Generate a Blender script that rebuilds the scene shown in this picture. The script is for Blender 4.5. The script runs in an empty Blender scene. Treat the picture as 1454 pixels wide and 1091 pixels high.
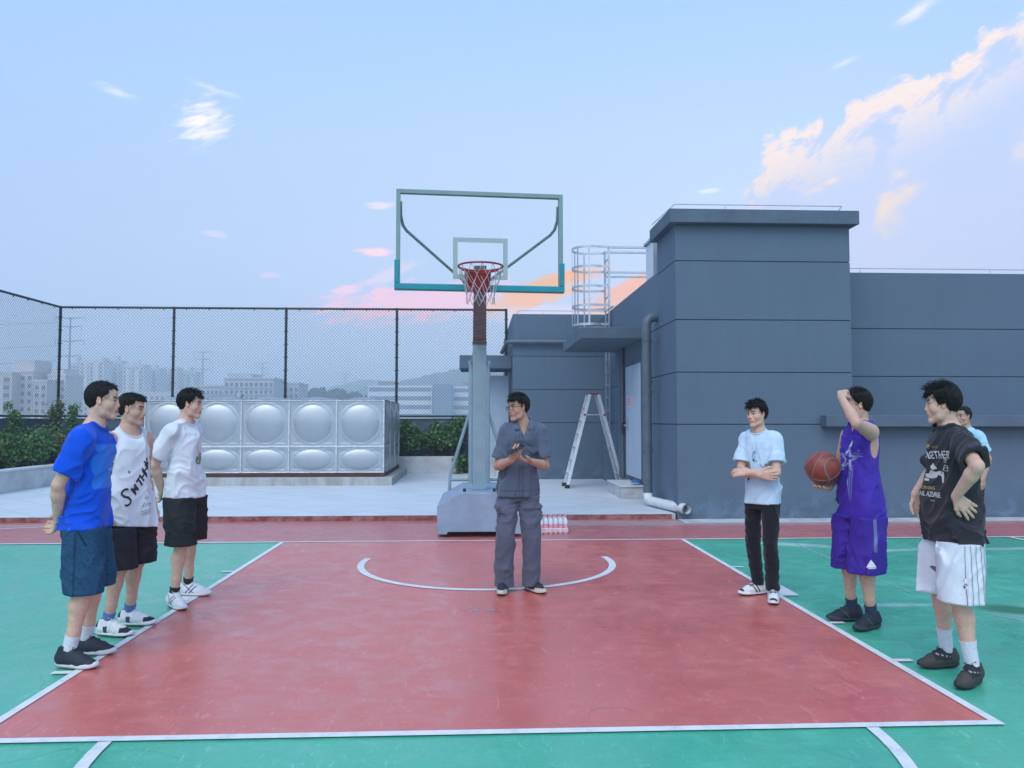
import bpy, bmesh, math, random, time
import numpy as np
from mathutils import Vector, Matrix, Euler
from mathutils.bvhtree import BVHTree
T0 = time.time()
R = math.radians
random.seed(7)
SC = bpy.context.scene
COL = SC.collection

# ------------------------------------------------------------------ helpers
def tag(o, label=None, cat=None, group=None, kind=None):
    if label: o['label'] = label
    if cat: o['category'] = cat
    if group: o['group'] = group
    if kind: o['kind'] = kind
    return o

def empty(name, loc=(0, 0, 0), rz=0.0, label=None, cat=None, group=None):
    o = bpy.data.objects.new(name, None)
    o.empty_display_size = 0.1
    COL.objects.link(o)
    o.location = loc
    o.rotation_euler = (0, 0, rz)
    return tag(o, label, cat, group)

def copy_obj(o, parent=None):
    c = o.copy()
    COL.objects.link(c)
    if parent is not None:
        c.parent = parent
    return c

def copy_tree(o, parent=None):
    c = copy_obj(o, parent)
    for ch in list(o.children):
        copy_tree(ch, c)
    return c

class MB:
    """collects shapes and links them as ONE mesh object"""
    def __init__(s):
        s.v = []; s.f = []; s.m = []
    def add(s, vs, fs, mi=0):
        b = len(s.v)
        s.v += [tuple(v) for v in vs]
        s.f += [tuple(i + b for i in f) for f in fs]
        s.m += [mi] * len(fs)
        return s
    def box(s, x0, x1, y0, y1, z0, z1, mi=0):
        v = [(x0, y0, z0), (x1, y0, z0), (x1, y1, z0), (x0, y1, z0), (x0, y0, z1), (x1, y0, z1), (x1, y1, z1), (x0, y1, z1)]
        return s.add(v, [(0, 3, 2, 1), (4, 5, 6, 7), (0, 1, 5, 4), (1, 2, 6, 5), (2, 3, 7, 6), (3, 0, 4, 7)], mi)
    def quad(s, a, b, c, d, mi=0):
        return s.add([a, b, c, d], [(0, 1, 2, 3)], mi)
    def tube(s, pts, r, n=8, mi=0, closed=False, caps=True):
        pts = [Vector(p) for p in pts]
        k = len(pts)
        rr = r if isinstance(r, (list, tuple)) else [r] * k
        rings = []
        up = None
        for i, p in enumerate(pts):
            if closed:
                t = (pts[(i + 1) % k] - pts[i - 1])
            else:
                t = pts[min(i + 1, k - 1)] - pts[max(i - 1, 0)]
            t.normalize()
            if up is None:
                up = Vector((0, 0, 1)) if abs(t.z) < 0.9 else Vector((1, 0, 0))
            u = (up - t * up.dot(t)).normalized()
            w = t.cross(u)
            up = u
            rings.append([p + (u * math.cos(2 * math.pi * j / n) + w * math.sin(2 * math.pi * j / n)) * rr[i] for j in range(n)])
        vs = [v for ring in rings for v in ring]
        fs = []
        for i in range(k if closed else k - 1):
            a, b = i * n, ((i + 1) % k) * n
            for j in range(n):
                fs.append((a + j, a + (j + 1) % n, b + (j + 1) % n, b + j))
        if caps and not closed:
            fs.append(tuple(range(n - 1, -1, -1)))
            fs.append(tuple(range((k - 1) * n, k * n)))
        return s.add(vs, fs, mi)
    def bar(s, a, b, w, h, mi=0, up=(0, 0, 1)):
        a = Vector(a); b = Vector(b)
        t = (b - a).normalized()
        u = Vector(up)
        if abs(t.dot(u)) > 0.95: u = Vector((0, 1, 0))
        sd = t.cross(u).normalized(); u = sd.cross(t)
        vs = []
        for p in (a, b):
            for (i, j) in ((-1, -1), (1, -1), (1, 1), (-1, 1)):
                vs.append(p + sd * (w / 2 * i) + u * (h / 2 * j))
        return s.add(vs, [(0, 1, 2, 3)[::-1], (4, 5, 6, 7), (0, 1, 5, 4), (1, 2, 6, 5), (2, 3, 7, 6), (3, 0, 4, 7)], mi)
    def disc(s, c, r, n=24, mi=0, ry=None):
        ry = ry or r
        vs = [(c[0] + r * math.cos(2 * math.pi * i / n), c[1] + ry * math.sin(2 * math.pi * i / n), c[2]) for i in range(n)]
        return s.add(vs, [tuple(range(n))], mi)
    def lathe(s, prof, c=(0, 0, 0), n=24, mi=0):
        vs = []; fs = []
        for (r, z) in prof:
            for j in range(n):
                a = 2 * math.pi * j / n
                vs.append((c[0] + r * math.cos(a), c[1] + r * math.sin(a), c[2] + z))
        for i in range(len(prof) - 1):
            for j in range(n):
                fs.append((i * n + j, i * n + (j + 1) % n, (i + 1) * n + (j + 1) % n, (i + 1) * n + j))
        return s.add(vs, fs, mi)
    def prism(s, poly, y0, y1, mi=0):
        """poly in (x,z), extruded along y"""
        n = len(poly)
        vs = [(x, y0, z) for x, z in poly] + [(x, y1, z) for x, z in poly]
        fs = [tuple(range(n)), tuple(range(2 * n - 1, n - 1, -1))]
        for i in range(n):
            j = (i + 1) % n
            fs.append((i, i + n, j + n, j))
        return s.add(vs, fs, mi)
    def build(s, name, mats, parent=None, smooth=False, bevel=0.0, loc=None, rz=None):
        me = bpy.data.meshes.new(name)
        me.from_pydata(s.v, [], s.f)
        if not isinstance(mats, (list, tuple)): mats = [mats]
        for m in mats: me.materials.append(m)
        me.polygons.foreach_set('material_index', s.m)
        bm = bmesh.new(); bm.from_mesh(me)
        bmesh.ops.recalc_face_normals(bm, faces=bm.faces)
        bm.to_mesh(me); bm.free()
        if smooth:
            me.polygons.foreach_set('use_smooth', [True] * len(me.polygons))
            try: me.set_sharp_from_angle(angle=R(40))
            except Exception: pass
        o = bpy.data.objects.new(name, me)
        COL.objects.link(o)
        if parent is not None: o.parent = parent
        if loc is not None: o.location = loc
        if rz is not None: o.rotation_euler = (0, 0, rz)
        if bevel:
            b = o.modifiers.new('bevel', 'BEVEL'); b.width = bevel; b.segments = 2; b.limit_method = 'ANGLE'; b.angle_limit = R(50)
        return o

# ------------------------------------------------------------------ materials
def lin(c):
    """sRGB 0-255 triple to linear"""
    r = []
    for x in c:
        x /= 255.0
        r.append(x / 12.92 if x <= 0.04045 else ((x + 0.055) / 1.055) ** 2.4)
    return tuple(r)

class NT:
    def __init__(s, tree):
        s.t = tree
    def n(s, typ, **kw):
        nd = s.t.nodes.new(typ)
        ins = kw.pop('ins', {})
        for k, v in kw.items(): setattr(nd, k, v)
        for k, v in ins.items():
            if isinstance(v, bpy.types.NodeSocket): s.t.links.new(v, nd.inputs[k])
            else: nd.inputs[k].default_value = v
        return nd
    def m(s, op, a, b=None, c=None, clamp=False):
        ins = {0: a}
        if b is not None: ins[1] = b
        if c is not None: ins[2] = c
        nd = s.n('ShaderNodeMath', operation=op, use_clamp=clamp, ins=ins)
        return nd.outputs[0]
    def sstep(s, x, a, b, lo=0.0, hi=1.0):
        nd = s.n('ShaderNodeMapRange', interpolation_type='SMOOTHSTEP', ins={'Value': x, 'From Min': a, 'From Max': b, 'To Min': lo, 'To Max': hi})
        return nd.outputs['Result']
    def mix(s, f, a, b, mode='MIX'):
        nd = s.n('ShaderNodeMix', data_type='RGBA', blend_type=mode)
        for k, v in ((0, f), (6, a), (7, b)):
            if isinstance(v, bpy.types.NodeSocket): s.t.links.new(v, nd.inputs[k])
            else: nd.inputs[k].default_value = (tuple(v) + (1,)) if k and len(v) == 3 else v
        return nd.outputs[2]
    def noise(s, vec, scale, detail=4, rough=0.55, dist=0.0):
        nd = s.n('ShaderNodeTexNoise', ins={'Scale': scale, 'Detail': detail, 'Roughness': rough, 'Distortion': dist})
        if vec is not None: s.t.links.new(vec, nd.inputs['Vector'])
        return nd.outputs[0]

MATS = {}
def mat(name, base, rough=0.6, metal=0.0, spec=0.5, var=0.0, vscale=6.0, bump=0.0, bscale=60.0, dark=None, coat=0.0, sheen=0.0, stretch=None, emit=None, attr=None, trans=0.0):
    """principled material with procedural colour variation and bump in object coordinates"""
    if name in MATS: return MATS[name]
    m = bpy.data.materials.new(name); m.use_nodes = True
    t = NT(m.node_tree); bs = m.node_tree.nodes['Principled BSDF']
    base = tuple(base)
    bs.inputs['Base Color'].default_value = base + (1,)
    bs.inputs['Roughness'].default_value = rough
    bs.inputs['Metallic'].default_value = metal
    bs.inputs['Specular IOR Level'].default_value = spec
    bs.inputs['Coat Weight'].default_value = coat
    bs.inputs['Sheen Weight'].default_value = sheen
    bs.inputs['Transmission Weight'].default_value = trans
    tc = t.n('ShaderNodeTexCoord'); vec = tc.outputs['Object']
    if stretch:
        mp = t.n('ShaderNodeMapping', ins={'Vector': vec, 'Scale': stretch}); vec = mp.outputs[0]
    col = None
    if attr:
        at = t.n('ShaderNodeAttribute', attribute_name=attr); col = at.outputs['Color']
    if var:
        f = t.noise(vec, vscale, 5, 0.6)
        f = t.sstep(f, 0.3, 0.7)
        d = dark or tuple(c * (1 - var) for c in base)
        l = tuple(min(1, c * (1 + var * 0.6)) for c in base) if dark is None else base
        if col is None: col = t.mix(f, d, l)
        else:
            g = t.mix(f, (1 - var,) * 3, (1 + var * .5,) * 3)
            col = t.mix(1.0, col, g, 'MULTIPLY')
    if col is not None: m.node_tree.links.new(col, bs.inputs['Base Color'])
    if bump:
        nb = t.noise(vec, bscale, 4, 0.6)
        b = t.n('ShaderNodeBump', ins={'Strength': bump, 'Distance': 0.02, 'Height': nb})
        m.node_tree.links.new(b.outputs[0], bs.inputs['Normal'])
    if emit:
        bs.inputs['Emission Color'].default_value = tuple(emit) + (1,); bs.inputs['Emission Strength'].default_value = 1
    MATS[name] = m
    return m

# ------------------------------------------------------------------ camera
cam = bpy.data.cameras.new('camera'); cam.sensor_width = 36; cam.lens = 36 * 1092 / 1454
cam.clip_start = 0.05; cam.clip_end = 20000
co = bpy.data.objects.new('camera', cam); COL.objects.link(co)
co.location = (0, 0, 1.47); co.rotation_euler = (R(90 + 2.65), 0, R(-2.62))
SC.camera = co
SC.view_settings.view_transform = 'Standard'; SC.view_settings.look = 'None'
SC.view_settings.exposure = 0.36; SC.view_settings.gamma = 1.0; SC.view_settings.use_curve_mapping = False
SC.cycles.use_denoising = True
SC.cycles.max_bounces = 6; SC.cycles.transparent_max_bounces = 12
SC.cycles.volume_bounces = 3
SC.cycles.use_adaptive_sampling = True; SC.cycles.adaptive_threshold = 0.01

# ------------------------------------------------------------------ sky
SUN_EL, SUN_AZ = 52.0, 205.0          # broad soft light from the brightened sky behind the camera
w = bpy.data.worlds.new('World'); SC.world = w; w.use_nodes = True
t = NT(w.node_tree); nt = w.node_tree
bg = nt.nodes['Background']
tc = t.n('ShaderNodeTexCoord')
sx = t.n('ShaderNodeSeparateXYZ', ins={0: tc.outputs['Generated']})
X_, Y_, Z_ = sx.outputs
el = t.m('MULTIPLY', t.m('ARCSINE', Z_), 180 / math.pi)
az = t.m('MULTIPLY', t.m('ARCTAN2', X_, Y_), 180 / math.pi)
nish = t.n('ShaderNodeTexSky', sky_type='NISHITA', sun_disc=False, sun_elevation=R(8), sun_rotation=R(25), air_density=1.0, dust_density=0.6, ozone_density=2.5)
ramp = t.n('ShaderNodeValToRGB')
stops = [(-10, (150, 165, 190)), (0, (178, 194, 226)), (6, (184, 200, 234)), (12, (186, 204, 238)), (20, (178, 205, 242)), (30, (160, 200, 246)), (50, (136, 186, 242)), (90, (118, 168, 230))]
cr = ramp.color_ramp
while len(cr.elements) < len(stops): cr.elements.new(0.5)
for e, (a, c) in zip(cr.elements, stops):
    e.position = (a + 10) / 100; e.color = lin(c) + (1,)
nt.links.new(t.m('DIVIDE', t.m('ADD', el, 10), 100), ramp.inputs[0])
sky = ramp.outputs[0]
# deeper blue to the left, paler in the middle
dz = t.m('ABSOLUTE', t.m('SUBTRACT', az, 8))
pale = t.m('MULTIPLY', t.sstep(dz, 30, 4), t.sstep(el, 34, 8))
sky = t.mix(t.m('MULTIPLY', pale, 0.35), sky, lin((206, 220, 246)))
left = t.m('MULTIPLY', t.sstep(az, -12, -50), 0.45)
sky = t.mix(left, sky, lin((142, 186, 246)))
sky = t.mix(0.12, sky, t.mix(1.0, nish.outputs[0], (0.1, 0.1, 0.1), 'MULTIPLY'))
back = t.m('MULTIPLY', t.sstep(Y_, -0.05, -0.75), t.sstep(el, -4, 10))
sky = t.mix(t.m('MULTIPLY', back, 0.9), sky, (.92, 1.16, 1.52))     # unseen sky behind the camera, brightness added to light the fronts
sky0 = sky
comb = t.n('ShaderNodeCombineXYZ', ins={0: az, 1: el, 2: 0.0}).outputs[0]
def rotmap(cx, cy, ang, sc):
    mp = t.n('ShaderNodeMapping', vector_type='TEXTURE', ins={'Vector': comb, 'Location': (cx, cy, 0), 'Rotation': (0, 0, R(ang)), 'Scale': sc})
    return mp.outputs[0]
SHN = {}
def shared(ang, stretch, nscale):
    k = (ang, stretch, nscale)
    if k not in SHN: SHN[k] = t.noise(rotmap(0, 0, ang, (stretch[0], stretch[1], 1)), nscale, 6, 0.64, 0.3)
    return SHN[k]
def blob(sky, cx, cy, rx, ry, ang, col, strength=1.0, kind=0, amp=1.0, lo=1.0, hi=0.38):
    v = rotmap(cx, cy, ang, (rx, ry, 1))
    ln = t.n('ShaderNodeVectorMath', operation='LENGTH', ins={0: v}).outputs['Value']
    nz = shared(*((2, (1.3, .32), 0.9), (20, (1.5, .36), 0.75))[kind])
    q = t.m('ADD', ln, t.m('MULTIPLY', t.m('SUBTRACT', nz, 0.5), amp * 2))
    a = t.m('MULTIPLY', t.sstep(q, lo, hi), strength)
    a = t.m('MULTIPLY', a, t.sstep(ln, 1.9, 1.1))
    return t.mix(a, sky, tuple(c * 1.08 for c in lin(col)))
# the cloud bank on the right
edge = t.n('ShaderNodeFloatCurve')
pts = [(18, 12), (19.2, 15.5), (20.4, 17.6), (21.5, 18.8), (24, 19.6), (27, 20.8), (32, 22.0), (35, 23.6), (40, 26.5)]
cv = edge.mapping.curves[0]
while len(cv.points) < len(pts): cv.points.new(0.5, 0.5)
for p, (a, e) in zip(cv.points, pts):
    p.location = ((a - 18) / 22, (e + 8) / 40); p.handle_type = 'VECTOR'
edge.mapping.update()
nt.links.new(t.m('DIVIDE', t.m('SUBTRACT', az, 18), 22, clamp=True), edge.inputs['Value'])
eb = t.m('SUBTRACT', t.m('MULTIPLY', edge.outputs[0], 40), 8)
vb = rotmap(20, 10, 28, (1.7, 1, 1))
n1 = t.noise(vb, 0.42, 7, 0.66, 0.4)
n2 = t.noise(vb, 0.25, 5, 0.6, 0.2)
s_ = t.m('MINIMUM', t.m('SUBTRACT', eb, el), t.m('MULTIPLY', t.m('SUBTRACT', az, 18.6), 1.3))
s_ = t.m('ADD', s_, t.m('MULTIPLY', t.m('SUBTRACT', n1, 0.49), 8.5))
alpha = t.m('MULTIPLY', t.sstep(s_, -0.1, 0.9), t.sstep(az, 65, 45))
lit = t.m('MULTIPLY', t.sstep(s_, 6.6, 0.8), t.sstep(n1, 0.40, 0.55))
lit = t.m('MAXIMUM', lit, t.m('MULTIPLY', t.sstep(n2, 0.54, 0.68), t.sstep(s_, 12, 5)))
warm = t.mix(t.sstep(el, 19, 12), (.95, .76, .66), (1.04, .72, .40))
bank = t.mix(t.m('MULTIPLY', lit, 0.95), t.mix(t.sstep(el, 20, 8), lin((188, 200, 234)), lin((198, 196, 224))), warm)
sky = t.mix(t.m('MULTIPLY', alpha, t.m('ADD', t.m('MULTIPLY', lit, 0.35), 0.65)), sky, bank)
# small clouds and wisps
for (cx, cy, rx, ry, ang, col, st, kd, am) in (
    (-19.7, 19.9, 2.7, 1.8, 28, (250, 238, 246), .95, 1, 1.3),
    (-18.9, 22.1, 2.4, 0.35, -10, (222, 222, 244), .6, 0, 1.1),
    (-25.0, 21.0, 1.7, 0.42, -14, (228, 226, 244), .65, 0, .9),
    (-7.6, 12.2, 1.7, 0.40, -4, (255, 206, 214), 1.0, 0, .8),
    (-9.6, 9.4, 1.4, 0.45, 8, (246, 202, 214), .95, 0, .9),
    (-7.2, 15.5, 1.2, 0.35, 3, (236, 216, 236), .7, 0, .9),
    (-15.0, 10.2, 1.0, 0.3, 4, (226, 205, 230), .6, 0, .9),
    (-18.7, 12.8, 1.2, 0.3, -4, (222, 208, 234), .6, 0, .9),
    (-6.5, 10.6, 3.0, 0.7, 28, (240, 208, 226), .6, 1, 1.2),
    (-4.0, 8.7, 9.5, 1.7, 6, (252, 192, 206), 1.0, 1, 1.1),
    (5.5, 7.9, 9.0, 0.9, 0, (250, 218, 222), .6, 0, .9),
    (4.2, 9.2, 5.2, 1.15, 15, (255, 176, 92), 1.0, 1, .9),
    (6.2, 10.3, 4.6, 0.8, 12, (255, 170, 62), 1.0, 1, .8),
    (11.6, 9.4, 5.6, 1.4, 24, (255, 172, 112), 1.0, 1, .9),
    (31.0, 25.6, 2.2, 0.5, 26, (238, 230, 240), .8, 1, .9),
    (26.4, 23.4, 1.6, 0.3, 18, (224, 226, 244), .6, 1, .9),
    (17.2, 16.2, 1.0, 0.25, 4, (228, 228, 246), .75, 0, .8)):
    sky = blob(sky, cx, cy, rx, ry, ang, col, st, kd, am, 1.0, -.25 if ry > 1.7 or cy > 20 else .38)
sky = t.mix(1.0, sky, (10.0, 10.0, 10.0), 'MULTIPLY')
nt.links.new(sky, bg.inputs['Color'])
# clear sky outside the part of the sky that holds the clouds
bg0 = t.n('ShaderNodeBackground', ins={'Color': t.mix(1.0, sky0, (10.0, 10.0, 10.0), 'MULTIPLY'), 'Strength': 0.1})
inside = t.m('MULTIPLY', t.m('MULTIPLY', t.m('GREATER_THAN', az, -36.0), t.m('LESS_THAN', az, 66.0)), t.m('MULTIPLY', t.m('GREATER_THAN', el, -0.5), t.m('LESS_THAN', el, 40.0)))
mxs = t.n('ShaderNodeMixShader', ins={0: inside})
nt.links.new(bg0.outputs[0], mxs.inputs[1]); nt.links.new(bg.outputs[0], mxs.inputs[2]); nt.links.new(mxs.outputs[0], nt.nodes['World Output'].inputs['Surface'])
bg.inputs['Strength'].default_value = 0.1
w.cycles.sampling_method = 'MANUAL'; w.cycles.sample_map_resolution = 512
sl = bpy.data.lights.new('sun', 'SUN'); sl.energy = 1.35; sl.angle = R(38); sl.color = (1.0, 0.95, 0.88)
so = bpy.data.objects.new('sun', sl); COL.objects.link(so)
sd = Vector((math.sin(R(SUN_AZ)) * math.cos(R(SUN_EL)), math.cos(R(SUN_AZ)) * math.cos(R(SUN_EL)), math.sin(R(SUN_EL))))
so.rotation_euler = sd.to_track_quat('Z', 'Y').to_euler(); so.location = (0, 0, 30)
# ------------------------------------------------------------------ court
def court_mat(name, base, worn, rough=0.42, stains=()):
    m = bpy.data.materials.new(name); m.use_nodes = True
    t = NT(m.node_tree); bs = m.node_tree.nodes['Principled BSDF']; L = m.node_tree.links
    v = t.n('ShaderNodeTexCoord').outputs['Object']
    a = t.noise(v, 0.7, 5, 0.6); b = t.noise(v, 4.5, 6, 0.65, 0.8)
    mp = t.n('ShaderNodeMapping', ins={'Vector': v, 'Scale': (1.0, 4.0, 1.0), 'Rotation': (0, 0, 0.5)})
    c = t.noise(mp.outputs[0], 3.0, 7, 0.7, 1.2)
    f = t.m('ADD', t.m('MULTIPLY', t.sstep(a, 0.3, 0.75), 0.35), t.m('MULTIPLY', t.sstep(b, 0.45, 0.75), 0.35))
    f = t.m('ADD', f, t.m('MULTIPLY', t.sstep(c, 0.55, 0.78), 0.4))
    col = t.mix(t.m('MULTIPLY', f, 0.95, clamp=True), base, worn)
    sc = t.noise(mp.outputs[0], 14.0, 4, 0.7, 2.5)
    col = t.mix(t.m('MULTIPLY', t.sstep(sc, 0.58, 0.78), 0.34), col, tuple(min(1, x * 1.6 + .08) for x in worn))
    dk = t.noise(v, 2.2, 5, 0.7)
    col = t.mix(t.m('MULTIPLY', t.sstep(dk, 0.62, 0.8), 0.3), col, tuple(x * .55 for x in base))
    mp3 = t.n('ShaderNodeMapping', ins={'Vector': v, 'Scale': (6.0, 1.2, 1.0), 'Rotation': (0, 0, -.4)})
    s2 = t.noise(mp3.outputs[0], 4.0, 6, .72, 1.8)
    col = t.mix(t.m('MULTIPLY', t.sstep(s2, .56, .70), .42), col, tuple(min(1, x * 1.5 + .06) for x in worn))
    gr = t.noise(v, 55, 4, .75)
    col = t.mix(t.m('MULTIPLY', t.sstep(gr, .54, .72), .45), col, tuple(x * .6 for x in base))
    vo = t.n('ShaderNodeTexVoronoi', feature='DISTANCE_TO_EDGE', ins={'Vector': t.n('ShaderNodeVectorMath', operation='ADD', ins={0: v, 1: t.n('ShaderNodeVectorMath', operation='SCALE', ins={0: t.n('ShaderNodeTexNoise', ins={'Vector': v, 'Scale': 1.3, 'Detail': 5.0}).outputs['Color'], 'Scale': .9}).outputs[0]}).outputs[0], 'Scale': .42})
    crk = t.m('MULTIPLY', t.sstep(vo.outputs['Distance'], .0035, .0012), t.sstep(a, .5, .62))
    col = t.mix(t.m('MULTIPLY', crk, .38), col, tuple(x * .45 for x in base))
    for (cx, cy, rx, ry, ang, sc_, strength, amp) in stains:
        mp2 = t.n('ShaderNodeMapping', vector_type='TEXTURE', ins={'Vector': v, 'Location': (cx, cy, 0), 'Rotation': (0, 0, R(ang)), 'Scale': (rx, ry, 1)})
        ln = t.n('ShaderNodeVectorMath', operation='LENGTH', ins={0: t.n('ShaderNodeVectorMath', operation='MULTIPLY', ins={0: mp2.outputs[0], 1: (1, 1, 0)}).outputs[0]}).outputs['Value']
        nz = t.noise(v, 2.6, 6, 0.65)
        q = t.m('ADD', ln, t.m('MULTIPLY', t.m('SUBTRACT', nz, 0.5), amp))
        col = t.mix(t.m('MULTIPLY', t.sstep(q, 1.0, 0.35), strength), col, sc_)
    L.new(col, bs.inputs['Base Color'])
    rr = t.n('ShaderNodeMapRange', ins={'Value': t.m('ADD', t.m('MULTIPLY', a, .5), t.m('MULTIPLY', b, .5)), 'From Min': 0.35, 'From Max': 0.65, 'To Min': rough - 0.14, 'To Max': rough + 0.20})
    L.new(rr.outputs[0], bs.inputs['Roughness'])
    bs.inputs['Specular IOR Level'].default_value = 0.6
    L.new(t.sstep(t.m('ADD', t.m('MULTIPLY', b, .6), t.m('MULTIPLY', c, .4)), .62, .38, .1, .75), bs.inputs['Coat Weight']); bs.inputs['Coat Roughness'].default_value = .25
    g = t.noise(v, 240, 2, 0.6); g2 = t.noise(v, 9, 4, 0.6)
    h = t.m('ADD', t.m('MULTIPLY', g, 0.5), t.m('MULTIPLY', g2, 0.6))
    bp = t.n('ShaderNodeBump', ins={'Strength': 0.16, 'Distance': 0.005, 'Height': h})
    L.new(bp.outputs[0], bs.inputs['Normal'])
    MATS[name] = m
    return m
PALE = (0.50, 0.62, 0.62)
M_red = court_mat('court_red_paint', (0.57, 0.105, 0.085), (0.62, 0.225, 0.20), 0.36)
M_redb = court_mat('border_red_paint', (0.46, 0.10, 0.095), (0.50, 0.24, 0.23), 0.45, stains=[(4.2, 10.95, 6, 0.35, 0, (0.33, 0.34, 0.36), .75, 1.0), (1.5, 11.1, 2.2, 0.3, 0, (.45, .32, .32), .6, 1.2), (-5, 11.0, 3, .3, 0, (.40, .25, .26), .6, 1.2)])
M_green = court_mat('court_green_paint', (0.034, 0.39, 0.24), (0.15, 0.50, 0.37), 0.36,
    stains=[(3.75, 9.0, 0.62, 0.17, -22, PALE, .75, .8), (4.6, 8.55, 0.75, 0.10, 8, PALE, .6, .7), (3.3, 6.05, 0.62, 0.07, 0, PALE, .55, .9), (4.35, 5.78, 0.62, 0.34, 20, (0.28, 0.46, 0.41), .55, .7), (4.15, 5.86, 0.36, 0.22, -22, (0.005, 0.16, 0.06), .95, .4), (5.9, 8.6, 0.9, 0.12, 0, PALE, .5, .8)])
def line_mat():
    m = bpy.data.materials.new('line_white_paint'); m.use_nodes = True
    t = NT(m.node_tree); bs = m.node_tree.nodes['Principled BSDF']; v = t.n('ShaderNodeTexCoord').outputs['Object']
    a = t.noise(v, 9, 6, .7); b = t.noise(v, 60, 4, .7)
    col = t.mix(t.sstep(a, .4, .7), (.72, .73, .74), (.58, .60, .62))
    col = t.mix(t.m('MULTIPLY', t.sstep(t.m('ADD', t.m('MULTIPLY', a, .5), t.m('MULTIPLY', b, .5)), .57, .66), .6), col, (.42, .33, .33))
    m.node_tree.links.new(col, bs.inputs['Base Color']); bs.inputs['Roughness'].default_value = .55
    MATS['line_white_paint'] = m; return m
M_line = line_mat()

CX = 0.1
def floor(name, x0, x1, y0, y1, z, m):
    o = MB().quad((x0, y0, z), (x1, y0, z), (x1, y1, z), (x0, y1, z)).build(name, m)
    return tag(o, kind='structure')
floor('court_floor', -11.3, 12, -9, 11.40, -0.008, M_redb)
floor('court_floor', -7.4, 7.6, -9, 9.45, -0.004, M_green)
floor('key_floor', CX - 2.45, CX + 2.45, 3.70, 9.45, 0.0, M_red)
# lines (5 cm), all on one sheet
LZ = 0.004
lm = MB()
def line(x0, x1, y0, y1, z=LZ): lm.quad((x0, y0, z), (x1, y0, z), (x1, y1, z), (x0, y1, z))
line(-7.4, 7.6, 9.40, 9.45)
line(CX - 2.45, CX - 2.40, 3.72, 9.398); line(CX + 2.40, CX + 2.45, 3.72, 9.398)
line(CX - 2.45, CX + 2.45, 3.665, 3.718)
def arc(cx, cy, r0, r1, a0, a1, n=48, z=LZ):
    for i in range(n):
        a, b = R(a0 + (a1 - a0) * i / n), R(a0 + (a1 - a0) * (i + 1) / n)
        lm.quad((cx + r0 * math.cos(a), cy + r0 * math.sin(a), z), (cx + r1 * math.cos(a), cy + r1 * math.sin(a), z), (cx + r1 * math.cos(b), cy + r1 * math.sin(b), z), (cx + r0 * math.cos(b), cy + r0 * math.sin(b), z))
arc(CX + .01, 8.0, 1.245, 1.315, 168, 372)
arc(CX, 3.69, 1.76, 1.82, 181, 359)
for s in (-1, 1):
    xa, xb = (CX + s * 2.452, CX + s * 2.56)
    x0, x1 = min(xa, xb), max(xa, xb)
    for y in (7.66, 5.55, 4.68): line(x0, x1, y - .05, y)
    line(x0, x1 + (.04 if s > 0 else 0), 6.38, 6.78)
# three point lines
line(CX - 6.60, CX - 6.55, 6.5, 9.398); line(CX + 6.55, CX + 6.60, 6.5, 9.398)
# faded second set of lines
lines_o = lm.build('court_lines', M_line); tag(lines_o, kind='structure')
M_faint = mat('faded_line_paint', (0.26, 0.44, 0.40), 0.55, var=0.35, vscale=9)
fm = MB()
def strip(mb, pts, wd, z):
    for (a, b) in zip(pts, pts[1:]):
        a = Vector((*a, z)); b = Vector((*b, z)); t_ = (b - a).normalized(); n_ = Vector((-t_.y, t_.x, 0)) * wd / 2
        mb.quad(a - n_, b - n_, b + n_, a + n_)
strip(fm, [(3.79, 9.05), (3.72, 7.6)], .025, -.001); strip(fm, [(3.72, 7.3), (3.70, 6.4)], .02, -.001)
strip(fm, [(3.9, 5.7), (4.2, 5.15), (5, 4.2)], .03, -.001)
tag(fm.build('faded_lines', M_faint), kind='structure')
fm = MB()
strip(fm, [(-7.6, 10.35), (-5.95, 10.95)], .04, -.004); strip(fm, [(-7.6, 10.95), (-4.5, 11.3)], .03, -.004)
tag(fm.build('border_lines', M_line), kind='structure')
sm = MB()
for (x, rx, ry) in ((-.09, .012, .012), (-.005, .02, .045), (.11, .03, .035), (.2, .022, .02)): sm.disc((x, 6.0, .002), rx, 12, 0, ry)
tag(sm.build('floor_patches', mat('patch_grey', (.30, .24, .25), .7)), kind='structure')

# tiled platform with its red edge
m = bpy.data.materials.new('pale_tiles'); m.use_nodes = True
t = NT(m.node_tree); bs = m.node_tree.nodes['Principled BSDF']
v = t.n('ShaderNodeTexCoord').outputs['Object']
mp = t.n('ShaderNodeMapping', ins={'Vector': v, 'Rotation': (0, 0, R(45))})
bk = t.n('ShaderNodeTexBrick', offset=0.0, ins={'Vector': mp.outputs[0], 'Color1': (.60, .65, .69, 1), 'Color2': (.54, .60, .65, 1), 'Mortar': (.42, .45, .48, 1), 'Scale': 1.0, 'Mortar Size': 0.010, 'Brick Width': 0.6, 'Row Height': 0.6})
nz = t.noise(v, 1.4, 6, .65, .5)
col = t.mix(t.m('MULTIPLY', t.sstep(nz, .42, .72), .45), bk.outputs[0], (.45, .50, .54))
mp2 = t.n('ShaderNodeMapping', ins={'Vector': v, 'Scale': (.6, 3.5, 1)})
col = t.mix(t.m('MULTIPLY', t.sstep(t.noise(mp2.outputs[0], 2, 6, .7), .6, .75), .4), col, (.38, .44, .49))
m.node_tree.links.new(col, bs.inputs['Base Color']); bs.inputs['Roughness'].default_value = .5
PZ = 0.07
tag(MB().box(-11.2, 2.96, 11.415, 21, -.02, PZ).build('tiled_platform', m), kind='structure')
M_edge = mat('edge_red_paint', (.16, .022, .022), .55, var=.35, vscale=9, dark=(.30, .16, .15))
tag(MB().box(-11.2, 2.9, 11.39, 11.43, -.02, PZ - .004).build('platform_edge', M_edge), kind='structure')
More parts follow.
